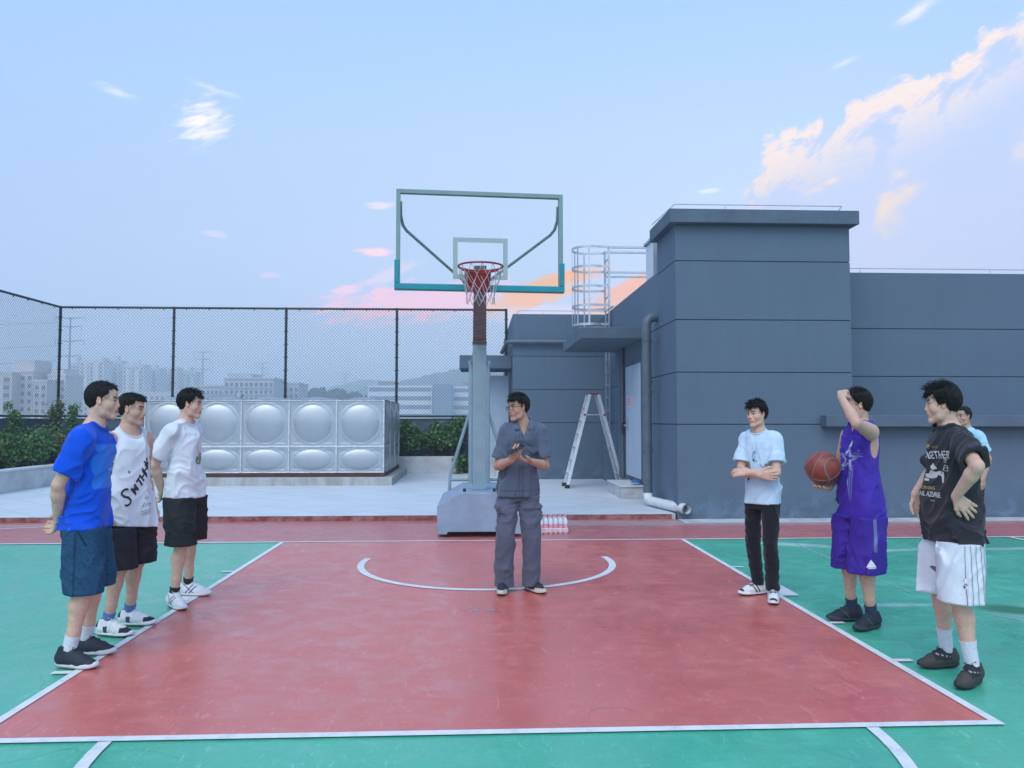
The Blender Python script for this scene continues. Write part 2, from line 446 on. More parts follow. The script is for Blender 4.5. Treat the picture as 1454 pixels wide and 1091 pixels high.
M_conc = mat('concrete_pale', (.46, .48, .50), .85, var=.25, vscale=3, bump=.3, bscale=40)
tag(MB().box(2.98, 12, 10.98, 11.34, -.05, 0.0).build('concrete_strip', M_conc), kind='structure')
# roof slab and the ground far below
tag(MB().box(-11.5, 14, -9, 30, -21.9, -.03).build('roof_deck', mat('deck_grey', (.25, .26, .27), .9, var=.2)), kind='structure')
tag(MB().quad((-9000, -6000, -22), (9000, -6000, -22), (9000, 12000, -22), (-9000, 12000, -22)).build('ground', mat('far_ground', (.07, .09, .06), .95, var=.5, vscale=.02)), kind='structure')

# ------------------------------------------------------------------ grey roof buildings
def wall_mat(name, base):
    m = bpy.data.materials.new(name); m.use_nodes = True
    t = NT(m.node_tree); bs = m.node_tree.nodes['Principled BSDF']; L = m.node_tree.links
    v = t.n('ShaderNodeTexCoord').outputs['Object']
    a = t.noise(v, .9, 6, .62); 
    mp = t.n('ShaderNodeMapping', ins={'Vector': v, 'Scale': (5.0, 5.0, .5)})
    b = t.noise(mp.outputs[0], 1.6, 6, .65)
    f = t.m('ADD', t.m('MULTIPLY', a, .55), t.m('MULTIPLY', b, .45))
    col = t.mix(t.sstep(f, .34, .68), tuple(x * .95 for x in base), tuple(x * 1.04 for x in base))
    # scuffed, dusty foot of the wall and pale flecks
    sz = t.n('ShaderNodeSeparateXYZ', ins={0: v}).outputs[2]
    c = t.noise(v, 3.2, 7, .7, .6)
    ft = t.m('MULTIPLY', t.sstep(sz, .75, .05), t.sstep(c, .48, .62))
    col = t.mix(t.m('MULTIPLY', ft, .55), col, tuple(x * 1.55 for x in base))
    ft2 = t.m('MULTIPLY', t.sstep(sz, .5, .0), t.sstep(c, .5, .38))
    col = t.mix(t.m('MULTIPLY', ft2, .5), col, tuple(x * .6 for x in base))
    fl = t.noise(v, 26, 3, .6)
    col = t.mix(t.m('MULTIPLY', t.sstep(fl, .72, .78), .35), col, tuple(x * 1.7 for x in base))
    L.new(col, bs.inputs['Base Color']); bs.inputs['Roughness'].default_value = .78
    g = t.noise(v, 110, 3, .6)
    bp = t.n('ShaderNodeBump', ins={'Strength': .25, 'Distance': .008, 'Height': t.m('ADD', g, t.m('MULTIPLY', a, 2))})
    L.new(bp.outputs[0], bs.inputs['Normal'])
    MATS[name] = m
    return m
M_wall = wall_mat('wall_grey', (.084, .132, .187))
M_wall2 = wall_mat('wall_grey_side_lit', (.094, .144, .200))  # lighter copy of the wall grey, open-sky light put into the side's colour
M_joint = mat('joint_dark', (.025, .03, .04), .9)
M_trim = mat('trim_grey', (.080, .122, .170), .8, var=.15, vscale=2, bump=.15, bscale=80)
M_galv = mat('galvanised_steel', (.50, .53, .56), .42, metal=.75, var=.15, vscale=8)
M_alu = mat('aluminium', (.74, .76, .78), .38, metal=.7, var=.08, vscale=8)
M_pipe = mat('pipe_grey', (.085, .118, .15), .45, var=.15, vscale=5)
M_pvc = mat('pipe_white', (.68, .70, .71), .4, var=.12, vscale=5)
M_dark = mat('dark_metal', (.02, .023, .026), .5)
M_black = mat('black_rubber', (.012, .012, .013), .6)

def courses(mb, x0, x1, y0, y1, zs, g=.007, inset=.014):
    """wall of stacked courses with recessed dark joints"""
    for a, b in zip(zs, zs[1:]):
        mb.box(x0, x1, y0, y1, a + (g if a != zs[0] else 0), b - (g if b != zs[-1] else 0), 0)
    mb.box(x0 + inset, x1 - inset, y0 + inset, y1 - inset, zs[0] + .01, zs[-1] - .01, 1)
JZ = [1.40, 2.18, 2.97]

def light_rail(parent, pts, h=.09, step=1.5, r=.008, name='lightning_rail'):
    mb = MB()
    pts = [Vector(p) for p in pts]
    mb.tube([p + Vector((0, 0, h)) for p in pts], r, 6)
    for a, b in zip(pts, pts[1:]):
        n = max(1, int((b - a).length / step))
        for i in range(n):
            p = a.lerp(b, (i + .3) / n)
            mb.tube([p, p + Vector((0, 0, h))], r * .9, 5)
    return mb.build(name, M_galv, parent)

tw = empty('stair_tower', (2.98, 11.35, 0), 0, 'tall grey rendered stair tower with flat overhanging cornice and wire rail on top', 'building')
TX, TY = 2.98, 11.35
def tb(): return MB()
mb = tb(); courses(mb, 0, 2.68, 0, 1.15, [-.02] + JZ + [3.86, 4.41]); mb.build('wall', [M_wall, M_joint], tw)
mb = tb(); mb.box(-.11, 2.78, -.13, 1.22, 4.412, 4.62); mb.build('cornice', M_trim, tw, bevel=.008)
light_rail(tw, [(-.08, 1.15, 4.62), (-.02, -.05, 4.62), (2.55, -.05, 4.62), (2.72, .6, 4.62)], .085)

wg = empty('low_roof_building', (5.66, 12.35, 0), 0, 'low grey wing behind the players on the right with a long ledge at head height', 'building')
mb = tb(); courses(mb, 0.002, 9, 0, 8, [0] + JZ[1:] + [3.90]); mb.build('wall', [M_wall, M_joint], wg)
mb = tb(); mb.box(0.004, 9, -.985, -.002, -.02, 1.362); mb.build('lower_wall', M_wall, wg)
mb = tb(); mb.box(-.50, 9, -1.20, -1.004, 1.364, 1.535); mb.box(.006, 9, -1.003, -.002, 1.366, 1.533); mb.build('ledge', M_trim, wg, bevel=.01)
light_rail(wg, [(0.05, .1, 3.90), (9, .1, 3.90)], .09, 2.0)

rb = empty('rear_roof_building', (2.98, 12.5, 0), 0, 'grey side block with service door, flat canopy, drainpipe and caged roof ladder', 'building')
# side wall (faces -x) in courses, and far wing facing the court
mb = tb(); courses(mb, 0, 2.66, 0.002, 5.6, [.0] + JZ + [3.90]); mb.build('side_wall', [M_wall2, M_joint], rb)
mb = tb(); courses(mb, -2.13, 2.66, 5.602, 12, [.0] + JZ + [3.97]); mb.build('rear_wall', [M_wall, M_joint], rb)
mb = tb(); mb.tube([(-2.3, 8.4, 3.30), (-2.26, 5.7, 3.30), (-2.20, 5.53, 3.30), (-2.05, 5.50, 3.30), (-.05, 5.50, 3.30)], .055, 10); mb.build('wall_pipe', M_pipe, rb, smooth=True)
mb = tb(); mb.prism([(-1.14, 2.91), (-.002, 2.91), (-.002, 3.11), (-1.14, 3.11)], 1.0, 3.85); mb.build('canopy', M_trim, rb, bevel=.01)
mb = tb(); mb.box(-3.4, -2.135, 6.1, 7.6, 2.71, 3.03); mb.build('rear_canopy', M_trim, rb, bevel=.01)
light_rail(rb, [(-2.0, 8, 3.97), (-2.0, 5.75, 3.97), (2.0, 5.75, 3.97)], .10, 1.5)
light_rail(rb, [(.10, 0.1, 3.90), (.10, 4.6, 3.90)], .08, 1.5)
M_door = mat('door_pale', (.40, .47, .55), .5, var=.06, vscale=3)
mb = tb(); mb.box(-.030, -.004, 1.16, 2.62, .36, 2.56); mb.box(-.045, -.031, 1.22, 2.56, .40, 2.50, 1)
dr = mb.build('door', [M_trim, M_door], rb, bevel=.003)
mb = tb(); mb.box(-.10, -.046, 2.40, 2.43, 1.34, 1.37); mb.box(-.11, -.085, 2.28, 2.43, 1.345, 1.375); mb.box(-.055, -.046, 2.385, 2.45, 1.25, 1.50); mb.build('handle', M_galv, dr)
mb = tb(); mb.box(-.052, -.046, 2.00, 2.36, 1.72, 1.92); 
for i in range(3): mb.box(-.0535, -.0525, 2.06, 2.30, 1.755 + i * .05, 1.775 + i * .05, 1)
mb.build('door_sign', [mat('sign_pink', (.75, .45, .45), .5), mat('sign_red', (.6, .12, .1), .5)], dr)
# thin vertical pipes and junction boxes beside the door
mb = tb(); mb.tube([(-.05, 2.86, .3), (-.05, 2.86, 2.9)], .035, 8); mb.tube([(-.05, 3.12, .3), (-.05, 3.12, 2.9)], .03, 8); mb.build('conduit', M_pipe, rb, smooth=True)
mb = tb(); mb.box(-.09, -.002, 2.72, 2.80, 1.2, 1.42); mb.build('switch_box', M_dark, rb)
# big drainpipe with its elbow and the outlet along the ground
def bend(p0, p1, p2, r, n=6):
    p0, p1, p2 = Vector(p0), Vector(p1), Vector(p2)
    a = p1 + (p0 - p1).normalized() * r; b = p1 + (p2 - p1).normalized() * r
    return [p0] + [a.lerp(p1, i / n).lerp(p1.lerp(b, i / n), i / n) for i in range(n + 1)] + [p2]
mb = tb(); pp = bend((.02, .05, 3.16), (-.19, .0, 3.16), (-.19, .0, 1.5), .16) 
mb.tube(pp + [(-.19, 0, .26)], .075, 14)
for z in (.95, 1.9, 2.75): mb.tube([(-.19, 0, z), (-.19, 0, z + .05)], .084, 14); mb.box(-.15, -.002, -.012, .012, z + .01, z + .04)
mb.build('drainpipe', M_pipe, rb, smooth=True)
mb = tb(); pp = bend((-.19, 0, .27), (-.19, 0, .155), (.10, -1.27, .155), .12)
mb.tube(pp, .077, 14, caps=False); mb.tube(pp, .066, 14, caps=False)
mb.build('drain_outlet', M_pvc, rb, smooth=True)
mb = tb(); mb.tube([(-.04, .25, 2.10), (-.13, .25, 2.10), (-.13, .25, 2.04)], .014, 8); mb.tube([(-.10, .29, 2.12), (-.10, .21, 2.12)], .012, 8); mb.build('tap', M_dark, rb, smooth=True)
# caged ladder on the side wall
cl = empty('caged_ladder', (2.98, 17.0, 0), 0, 'galvanised roof ladder with round safety cage above the canopy', 'ladder')
mb = tb()
for y in (-.22, .22):
    mb = tb(); mb.bar((-.07, y, 1.2), (-.07, y, 5.30), .05, .022, up=(1, 0, 0)); mb.build('side_rail', M_galv, cl)
for i in range(14):
    mb = tb(); mb.tube([(-.07, -.22, 1.4 + i * .28), (-.07, .22, 1.4 + i * .28)], .013, 6); mb.build('rung', M_galv, cl)
for k, z in enumerate((3.56, 3.98, 4.40, 4.84, 5.27)):
    mb = tb(); pts = [(-.07, -.22, z), (-.10, -.34, z)] + [(-.46 + .40 * math.cos(a), .40 * math.sin(a), z) for a in [R(-60 - i * 12) for i in range(21)]] + [(-.10, .34, z), (-.07, .22, z)]
    for a, b in zip(pts, pts[1:]): mb.bar(a, b, .008, .05)
    mb.build('cage_hoop', M_galv, cl)
for ang in (-100, -140, 180, 140, 100):
    mb = tb(); x, y = -.46 + .395 * math.cos(R(ang)), .395 * math.sin(R(ang)); mb.bar((x, y, 3.54), (x, y, 5.29), .035, .008, up=(math.cos(R(ang)), math.sin(R(ang)), 0)); mb.build('cage_strap', M_galv, cl)
for y in (-.26, .26):
    mb = tb(); mb.bar((-.07, y, 5.28), (.93, y, 5.28), .045, .045); mb.bar((-.07, y, 4.72), (.93, y, 4.72), .04, .04); mb.bar((.91, y, 3.9), (.91, y, 5.256), .045, .045); mb.bar((-.07, y, 3.9), (-.07, y, 5.256), .045, .045)
    mb.build('handrail', M_galv, cl)
mb = tb()
for i in range(7): mb.bar((.02 + i * .13, -.26, 3.97), (.02 + i * .13, .26, 3.97), .03, .03)
mb.build('step_grating', M_galv, cl)
# metal vent box on the roof behind the tower
vb_ = empty('roof_vent', (3.0, 12.85, 3.9), 0, 'pale metal duct box standing on the roof right behind the tower', 'vent')
mb = tb(); mb.box(-.02, .5, 0, .5, 0, .62); mb.build('duct', mat('vent_pale', (.55, .62, .70), .35, metal=.4), vb_, bevel=.01)
mb = tb(); mb.box(-.06, .54, -.04, .54, .622, .67); mb.build('cap', M_galv, vb_, bevel=.006)
# step below the service door
st = empty('door_step', (2.55, 13.6, PZ), 0, 'small pale concrete step below the service door', 'step')
mb = tb(); mb.box(.0, .42, .0, 1.3, 0, .20); mb.build('block', M_conc, st, bevel=.008)
mb = tb(); mb.box(-.02, .42, -.02, 1.32, .202, .235); mb.build('tread', mat('tile_tread', (.55, .57, .59), .5), st, bevel=.006)
# blue rag by the door
bmx = MB()
rr_ = random.Random(3)
n_ = 12
vs = []
for i in range(n_):
    for j in range(n_):
        u, v_ = i / (n_ - 1) - .5, j / (n_ - 1) - .5
        vs.append((u * .16, v_ * .22, .02 + .07 * math.exp(-(u * u + v_ * v_) * 7) + rr_.uniform(0, .02)))
bmx.add(vs, [(i * n_ + j, i * n_ + j + 1, (i + 1) * n_ + j + 1, (i + 1) * n_ + j) for i in range(n_ - 1) for j in range(n_ - 1)])
o = bmx.build('cloth_rag', mat('rag_blue', (.03, .12, .45), .9), None, smooth=True, loc=(2.86, 13.75, .305)); tag(o, 'crumpled blue rag lying on the step by the door', 'rag')
# open pale door leaf by the rear canopy, and a bucket
dl = empty('door_leaf', (.79, 19.2, .40), 0, 'pale grey door standing open under the small rear canopy', 'door')
mb = tb(); mb.box(-.84, 0, 0, .05, 0.0, 2.17); mb.build('panel', mat('leaf_pale', (.32, .40, .48), .5, var=.05), dl, bevel=.004)
mb = tb(); mb.box(-.78, -.66, -.03, -.002, .95, .98); mb.box(-.74, -.70, -.012, -.002, .85, 1.10); mb.build('handle', M_dark, dl)
mb = tb(); mb.box(-.84, 0, -.2, .4, -.33, -.002); tag(mb.build('door_plinth', M_conc, None, loc=(.79, 19.2, .40)), 'low concrete block under the open pale door', 'plinth')
bk_ = empty('bucket', (.57, 18.75, PZ), 0, 'small pale plastic bucket on the tiles by the rear wall', 'bucket')
mb = tb(); mb.lathe([(0, .004), (.09, .004), (.125, .33), (.135, .33), (.135, .345), (.118, .345), (.085, .02), (0, .02)], n=20); mb.build('pail', mat('bucket_pale', (.55, .60, .62), .5), bk_, smooth=True)
mb = tb(); mb.tube([(.13 * math.cos(R(a)), -.01 - .04 * math.sin(R(a)), .335 - .16 * math.sin(R(a))) for a in range(0, 181, 15)], .005, 6); mb.build('handle', M_galv, bk_)

# ------------------------------------------------------------------ step ladder
sl_ = empty('step_ladder', (2.42, 15.95, PZ), R(0), 'aluminium step ladder standing open by the grey wall, red top caps', 'ladder')
M_redp = mat('red_plastic', (.35, .03, .04), .45)
for (sx, wy, lab) in ((-1, .27, 'front'), (1, .25, 'back')):
    for y in (-wy, wy):
        yt = y * .72; f = tb()
        f.bar((sx * .09, yt, 1.92), (sx * .575, y, .03), .062, .030, up=(0, 1, 0))
        f.build('side_rail', M_alu, sl_, bevel=.003)
    for i in range(1, 7):
        q = i / 7; x = sx * (.09 + .485 * (1 - q)); wv = (wy * (1 - q) + wy * .72 * q) - .016
        z = .03 + 1.89 * q
        g = tb()
        if sx < 0: g.box(x - .04, x + .04, -wv, wv, z - .012, z + .012)
        elif i % 2: g.box(x - .012, x + .012, -wv, wv, z - .012, z + .012)
        if g.v: g.build('tread' if sx < 0 else 'brace', M_alu, sl_)
    for y in (-wy, wy):
        h = tb(); h.box(sx * .575 - .05, sx * .575 + .05, y - .03, y + .03, .0, .075); h.build('rubber_foot', M_black, sl_, bevel=.006)
mb = tb(); mb.box(-.115, .115, -.21, .21, 1.921, 1.948); mb.build('top_cap', M_redp, sl_, bevel=.008)
for y in (-.235, .235):
    mb = tb(); mb.bar((-.20, y, 1.50), (.20, y, 1.50), .022, .012); mb.build('spreader', M_alu, sl_)
    for x in (-.205, .205):
        mb = tb(); mb.box(x - .02, x + .02, y - .022, y + .022, 1.48, 1.52); mb.build('hinge', M_redp, sl_)
# ------------------------------------------------------------------ basketball stand
M_hoop = mat('stand_paint', (.22, .31, .36), .45, var=.10, vscale=4)
M_hoop2 = mat('stand_base_paint', (.24, .32, .42), .55, var=.14, vscale=3, bump=.1, bscale=60)
M_arm = mat('arm_brown', (.18, .15, .16), .6, var=.25, vscale=7)
M_pad = mat('pad_teal', (.0, .24, .30), .5, var=.08)
M_bframe = mat('board_frame_green', (.17, .29, .28), .45, var=.08)
M_rim = mat('rim_red', (.30, .018, .02), .4)
M_net = mat('net_cord', (.40, .38, .40), .9)
hs = empty('basketball_stand', (.035, 10.2, 0), 0, 'portable basketball stand with glass backboard, teal edge padding and red rim', 'basketball hoop')
mb = tb()
poly = [(-.53, .03), (-.53, .39), (-.235, .55), (.24, .55), (.54, .39), (.54, .03), (.33, .03), (.33, .06), (-.40, .06), (-.40, .03)]
mb.prism(poly, -.46, 1.15); mb.build('base', M_hoop2, hs, bevel=.008)
mb = tb()
for x in (-.19, .19):
    mb = tb(); mb.tube([(x, -.30, .552), (x, -.30, .59)], .02, 8); mb.build('bolt', M_dark, hs)
mb = tb(); mb.box(-.09, .09, -.09, .09, .552, 2.46); mb.build('post', M_hoop, hs, bevel=.006)
mb = tb(); mb.box(-.095, .095, -.095, .095, 2.462, 2.50); mb.build('post_cap', mat('rust_band', (.16, .09, .07), .8, var=.4, vscale=12), hs)
mb = tb()
vs = []
for (y, z, hw, hh) in ((.09, 2.52, .088, .01), (-.09, 2.502, .088, .22), (-1.79, 3.02, .068, .12)):
    vs += [(-hw, y, z), (hw, y, z), (hw, y, z + hh * 1.2), (-hw, y, z + hh * 1.2)]
fs = []
for i in range(2):
    a, b = i * 4, i * 4 + 4
    fs += [(a + j, a + (j + 1) % 4, b + (j + 1) % 4, b + j) for j in range(4)]
fs += [(3, 2, 1, 0), (8, 9, 10, 11)]
mb.add(vs, fs); mb.build('arm', M_arm, hs)
# board, turned a few degrees
BD = empty('board_tmp')
bdx = Matrix.Translation((0.0, -1.98, 2.875)) @ Matrix.Rotation(R(4.5), 4, 'Z')
COL.objects.unlink(BD); bpy.data.objects.remove(BD)
def bplace(o): o.matrix_local = bdx; return o
g = bpy.data.materials.new('board_glass'); g.use_nodes = True
gb = g.node_tree.nodes['Principled BSDF']
gb.inputs['Base Color'].default_value = (.93, .97, .97, 1); gb.inputs['Roughness'].default_value = .02
gb.inputs['Transmission Weight'].default_value = 1.0; gb.inputs['IOR'].default_value = 1.12
mb = tb(); mb.box(-.872, .872, -.004, .004, .03, 1.022); bd = bplace(mb.build('backboard', g, hs))
def part(o): o.parent = bd; return o
mb = tb()
fw = .045
mb.box(-.90, -.90 + fw, -.03, .03, .0, 1.05); mb.box(.90 - fw, .90, -.03, .03, 0, 1.05)
mb.box(-.90 + fw, .90 - fw, -.03, .03, 1.05 - fw, 1.05); mb.box(-.90 + fw, .90 - fw, -.03, .03, 0, .04)
mb.build('frame', M_bframe, bd, bevel=.003)
mb = tb(); mb.box(-.915, .915, -.045, .045, -.03, .035); mb.box(-.915, -.862, -.044, .044, .036, .29); mb.box(.862, .915, -.044, .044, .036, .29)
mb.build('edge_padding', M_pad, bd, bevel=.008)
mb = tb()
for (x0, x1, z0, z1) in ((-.295, -.245, .10, .55), (.245, .295, .10, .55), (-.244, .244, .50, .55)): mb.box(x0, x1, -.0075, -.0045, z0, z1)
mb.box(-.244, -.15, -.0075, -.0045, .10, .15); mb.box(.15, .244, -.0075, -.0045, .10, .15)
mb.build('target_square', mat('square_grey_green', (.30, .40, .40), .5), bd)
for s in (-1, 1):
    mb = tb(); mb.tube([(s * .855, .035, .93), (s * .852, .05, .78), (s * .83, .10, .69), (s * .79, .14, .64), (s * .30, .50, .30), (s * .06, .70, .14)], .017, 8); mb.build('stay_rod', M_bframe, bd, smooth=True)
mb = tb(); mb.box(-.075, .045, .005, .22, .0, .15); mb.build('board_bracket', M_hoop, bd)
mb = tb()
vs = [(-.125, -.012, -.045), (.125, -.012, -.045), (.145, -.012, .20), (-.145, -.012, .20), (-.10, -.12, -.005), (.10, -.12, -.005), (.13, -.20, .165), (-.13, -.20, .165)]
vs = [(x_ - .03, y_, z_) for (x_, y_, z_) in vs]
mb.add(vs, [(0, 1, 2, 3), (4, 7, 6, 5), (0, 4, 5, 1), (3, 2, 6, 7), (0, 3, 7, 4), (1, 5, 6, 2)])
rm_b = mb.build('rim_bracket', M_rim, bd, bevel=.005)
RC = Vector((-.03, -.385, .165))
mb = tb(); mb.tube([RC + Vector((.228 * math.cos(R(a)), .228 * math.sin(R(a)), 0)) for a in range(0, 360, 8)], .0105, 8, closed=True)
mb.bar((-.14, -.14, .16), (-.19, -.25, .163), .018, .02); mb.bar((.08, -.14, .16), (.13, -.25, .163), .018, .02)
mb.tube([RC + Vector((.205 * math.cos(R(a)), .205 * math.sin(R(a)), -.022)) for a in range(25, 156, 8)], .008, 6)
rim = mb.build('rim', M_rim, bd, smooth=True)
nb = tb(); N = 12
lev = [(.225, -.01), (.205, -.12), (.165, -.21), (.145, -.30), (.145, -.385)]
rg = random.Random(5)
ring = lambda L_, i: RC + Vector((lev[L_][0] * math.cos(2 * math.pi * i / N), lev[L_][0] * math.sin(2 * math.pi * i / N), lev[L_][1] + rg.uniform(-.008, .008)))
P = [[ring(L_, i + (.5 if L_ % 2 else 0)) for i in range(N)] for L_ in range(5)]
for L_ in range(4):
    for i in range(N):
        a = P[L_][i]
        if L_ % 2 == 0: nx = (P[L_ + 1][i], P[L_ + 1][i - 1])
        else: nx = (P[L_ + 1][i], P[L_ + 1][(i + 1) % N])
        for b in nx:
            mid = (a + b) / 2 + Vector((0, 0, -.008)); nb.tube([a, mid, b], .0032, 5)
nb.build('net', M_net, rim)
# rear linkage: uprights, tie bar and push frame
mb = tb(); mb.tube([(-.125, .95, .55), (-.125, .98, 2.30)], .03, 8); mb.build('rear_upright', M_hoop, hs, smooth=True)
mb = tb(); mb.tube([(.125, .95, .55), (.125, .98, 2.30)], .03, 8); mb.build('rear_upright', M_hoop, hs, smooth=True)
mb = tb(); mb.bar((-.16, .98, 2.30), (.16, .98, 2.30), .05, .05); mb.bar((-.1, .98, 2.30), (-.06, .05, 2.44), .04, .04); mb.bar((.1, .98, 2.30), (.06, .05, 2.44), .04, .04); mb.build('rear_tie', M_hoop, hs)
for s in (-1, 1):
    mb = tb(); mb.tube([(s * .145, 1.0, 1.55), (s * .42, 1.03, .66), (s * .43, 1.03, .40)], .024, 8); mb.build('push_frame', M_hoop, hs, smooth=True)
mb = tb(); mb.tube([(-.42, 1.03, .60), (.42, 1.03, .60)], .022, 8); mb.build('tie_bar', M_hoop, hs, smooth=True)
for s in (-1, 1):
    mb = tb(); mb.tube([(s * .43 - .025, 1.28, .07), (s * .43 + .025, 1.28, .07)], .068, 16); mb.build('wheel', M_black, hs, smooth=True)
# clear plastic bag behind the base
bagm = mat('bag_clear', (.50, .68, .70), .25, var=.2, vscale=14)
bg_ = MB(); rr_ = random.Random(11); n_ = 18
vs = []; 
for i in range(n_):
    for j in range(n_):
        u, v_ = (i / (n_ - 1) - .5) * 2, (j / (n_ - 1) - .5) * 2
        vs.append((u * .20, v_ * .14, max(0, .16 * (1 - u ** 4) * (1 - v_ ** 4)) + rr_.uniform(0, .018)))
bg_.add(vs, [(i * n_ + j, i * n_ + j + 1, (i + 1) * n_ + j + 1, (i + 1) * n_ + j) for i in range(n_ - 1) for j in range(n_ - 1)])
o = bg_.build('plastic_bag', bagm, None, smooth=True, loc=(-.42, 12.3, PZ)); tag(o, 'pale teal plastic bag lying on the tiles behind the stand', 'bag')

# ------------------------------------------------------------------ pack of water bottles
wp = empty('water_bottle_pack', (.80, 10.0, -.006), 0, 'shrink-wrapped pack of small water bottles with pink labels beside the stand', 'bottle pack')
M_bot = mat('bottle_clear', (.62, .70, .76), .12, spec=.6, var=.05)
M_lab = mat('bottle_label_pink', (.62, .09, .17), .45, var=.5, vscale=40, dark=(.75, .62, .66))
M_cap = mat('bottle_cap_pink', (.70, .30, .38), .5)
b0 = MB().lathe([(0, 0), (.028, 0), (.031, .012), (.031, .045), (.029, .055), (.031, .065), (.031, .15), (.026, .175), (.013, .20), (.012, .212)], n=14).build('bottle', M_bot, wp, smooth=True)
l0 = MB().lathe([(.0318, .075), (.0318, .125)], n=14).build('label', M_lab, b0, smooth=True)
c0 = MB().lathe([(.0145, .205), (.0145, .228), (0, .228)], n=12).build('cap', M_cap, b0, smooth=True)
b0.location = (.035, .035, 0)
for i in range(6):
    for j in range(4):
        if i == 0 and j == 0: continue
        c = copy_tree(b0, wp); c.location = (.035 + i * .064, .035 + j * .064, 0); c.rotation_euler = (0, 0, rr_.uniform(0, 6))
mb = tb(); mb.box(-.002, .39, .0, .262, .012, .070); mb.build('shrink_wrap', mat('wrap_pink', (.66, .50, .56), .2, var=.3, vscale=30), wp, bevel=.01)

# ------------------------------------------------------------------ sectional water tank
M_steel = mat('tank_steel', (.40, .44, .47), .44, metal=.68, var=.05, vscale=3)
TKX, TKY, TKZ = -7.08, 16.8, .325
tk = empty('water_tank', (TKX, TKY, TKZ), 0, 'stainless steel sectional water tank with domed pressed panels', 'water tank')
def panel_mesh(name, w_, h_, n=44, nh=None):
    nh = nh or n
    rx, ry = w_ * .405, h_ * .405
    vs = []; fs = []
    for j in range(nh + 1):
        for i in range(n + 1):
            x, z = w_ * i / n, h_ * j / nh
            u, v_ = (x - w_ / 2) / rx, (z - h_ / 2) / ry
            q = math.hypot(u, v_)
            d = 0.0
            if q < 1: d = .078 * min(1, h_ * 1.2) * (1 - q * q) ** .75 + .004
            elif q < 1.14: d = .013 * math.sin((q - 1) / .14 * math.pi)
            e = min(x, w_ - x, z, h_ - z)
            if e < .022: d = .030 * (1 - (e / .022) ** 2) * .6
            elif .03 < e < .075 and q > 1.12: d += .010 * math.sin((e - .03) / .045 * math.pi)
            vs.append((x, -d, z))
    for j in range(nh):
        for i in range(n):
            a = j * (n + 1) + i
            fs.append((a, a + 1, a + n + 2, a + n + 1))
    me = bpy.data.meshes.new(name); me.from_pydata(vs, [], fs); me.materials.append(M_steel)
    me.polygons.foreach_set('use_smooth', [True] * len(fs)); return me
pm1 = panel_mesh('panel', 1.014, 1.0); pm2 = panel_mesh('panel', 1.014, .56, 44, 30)
def panel(me, loc, rot):
    o = bpy.data.objects.new('panel', me); COL.objects.link(o); o.parent = tk; o.location = loc; o.rotation_euler = rot
for i in range(5):
    panel(pm1, (i * 1.014, 0, .56), (0, 0, 0)); panel(pm2, (i * 1.014, 0, 0), (0, 0, 0))
for i in range(3):
    panel(pm1, (5.07, i * 1.014, .56), (0, 0, R(90))); panel(pm2, (5.07, i * 1.014, 0), (0, 0, R(90)))
    panel(pm1, (0, 1.014 + i * 1.014, .56), (0, 0, R(-90))); panel(pm2, (0, 1.014 + i * 1.014, 0), (0, 0, R(-90)))
    for k in range(5): panel(pm1, (k * 1.014, i * 1.014, 1.56), (R(-90), 0, 0))
mb = tb()
for i in range(6): mb.box(i * 1.014 - .014, i * 1.014 + .014, -.032, -.012, 0.001, 1.575)
for i in range(1, 4): mb.box(5.071 + .012, 5.071 + .030, i * 1.014 - .014, i * 1.014 + .014, 0.001, 1.575)
for z in (.0, .56, 1.56): mb.box(.015, 5.055, -.029, -.011, z - .012 + (.013 if z == 0 else 0), z + .012)
mb.build('seam_flange', mat('weld_steel', (.58, .61, .64), .45, metal=.5, var=.25, vscale=16), tk)
mb = tb()
for i in range(1, 5): mb.box(i * 1.014 - .012, i * 1.014 + .012, 0, 3.04, 1.57, 1.588)
mb.build('roof_seam', M_steel, tk)
mb = tb(); mb.box(-.03, 5.10, -.05, 3.07, -.085, -.004); mb.build('base_frame', mat('frame_oxide', (.075, .022, .022), .7, var=.3, vscale=6), tk)
mb = tb(); mb.lathe([(.09, 1.66), (.09, 1.74), (.05, 1.78), (.0, 1.79)], (1.52, 1.5, 0), 16); mb.build('vent_cap', M_steel, tk, smooth=True)
M_plin = mat('plinth_concrete', (.42, .45, .47), .85, var=.3, vscale=2.2, bump=.25, bscale=30, dark=(.30, .29, .26), stretch=(3, 3, .6))
mb = tb(); mb.box(-7.25, -1.80, 16.55, 20.1, PZ - .02, .239); tag(mb.build('tank_plinth', M_plin, None, bevel=.01), 'low stained concrete plinth carrying the steel water tank', 'plinth')

# ------------------------------------------------------------------ parapets, planters, fence
M_para = mat('parapet_grey', (.075, .105, .14), .85, var=.2, vscale=1.5, bump=.2, bscale=60)
mb = tb(); mb.box(-11.45, .84, 21.0, 21.25, -.03, 1.50); tag(mb.build('rear_parapet', M_para, None, bevel=.01), 'dark grey parapet wall under the fence along the back of the roof', 'wall')
mb = tb(); mb.box(-11.45, -11.2, -9, 20.998, -.03, 1.50); tag(mb.build('side_parapet', M_para, None, bevel=.01), 'dark grey parapet wall along the left edge of the roof', 'wall')
M_plan = mat('planter_render', (.50, .53, .55), .8, var=.18, vscale=2.5, bump=.2, bscale=50)
M_soil = mat('soil', (.05, .04, .03), .95, var=.4, vscale=10)
pl = empty('planter', (-9.0, 10, PZ), 0, 'long low white planter wall running along the left edge', 'planter')
mb = tb(); mb.box(-.2, 0, 2.4, 10.2, 0, .40); mb.box(-2.2, -.2, 2.4, 2.55, 0, .40); mb.build('curb', M_plan, pl)
mb = tb(); mb.box(-.23, .03, 2.37, 10.2, .402, .44); mb.build('coping', mat('coping_white', (.60, .63, .65), .6, var=.1), pl, bevel=.006)
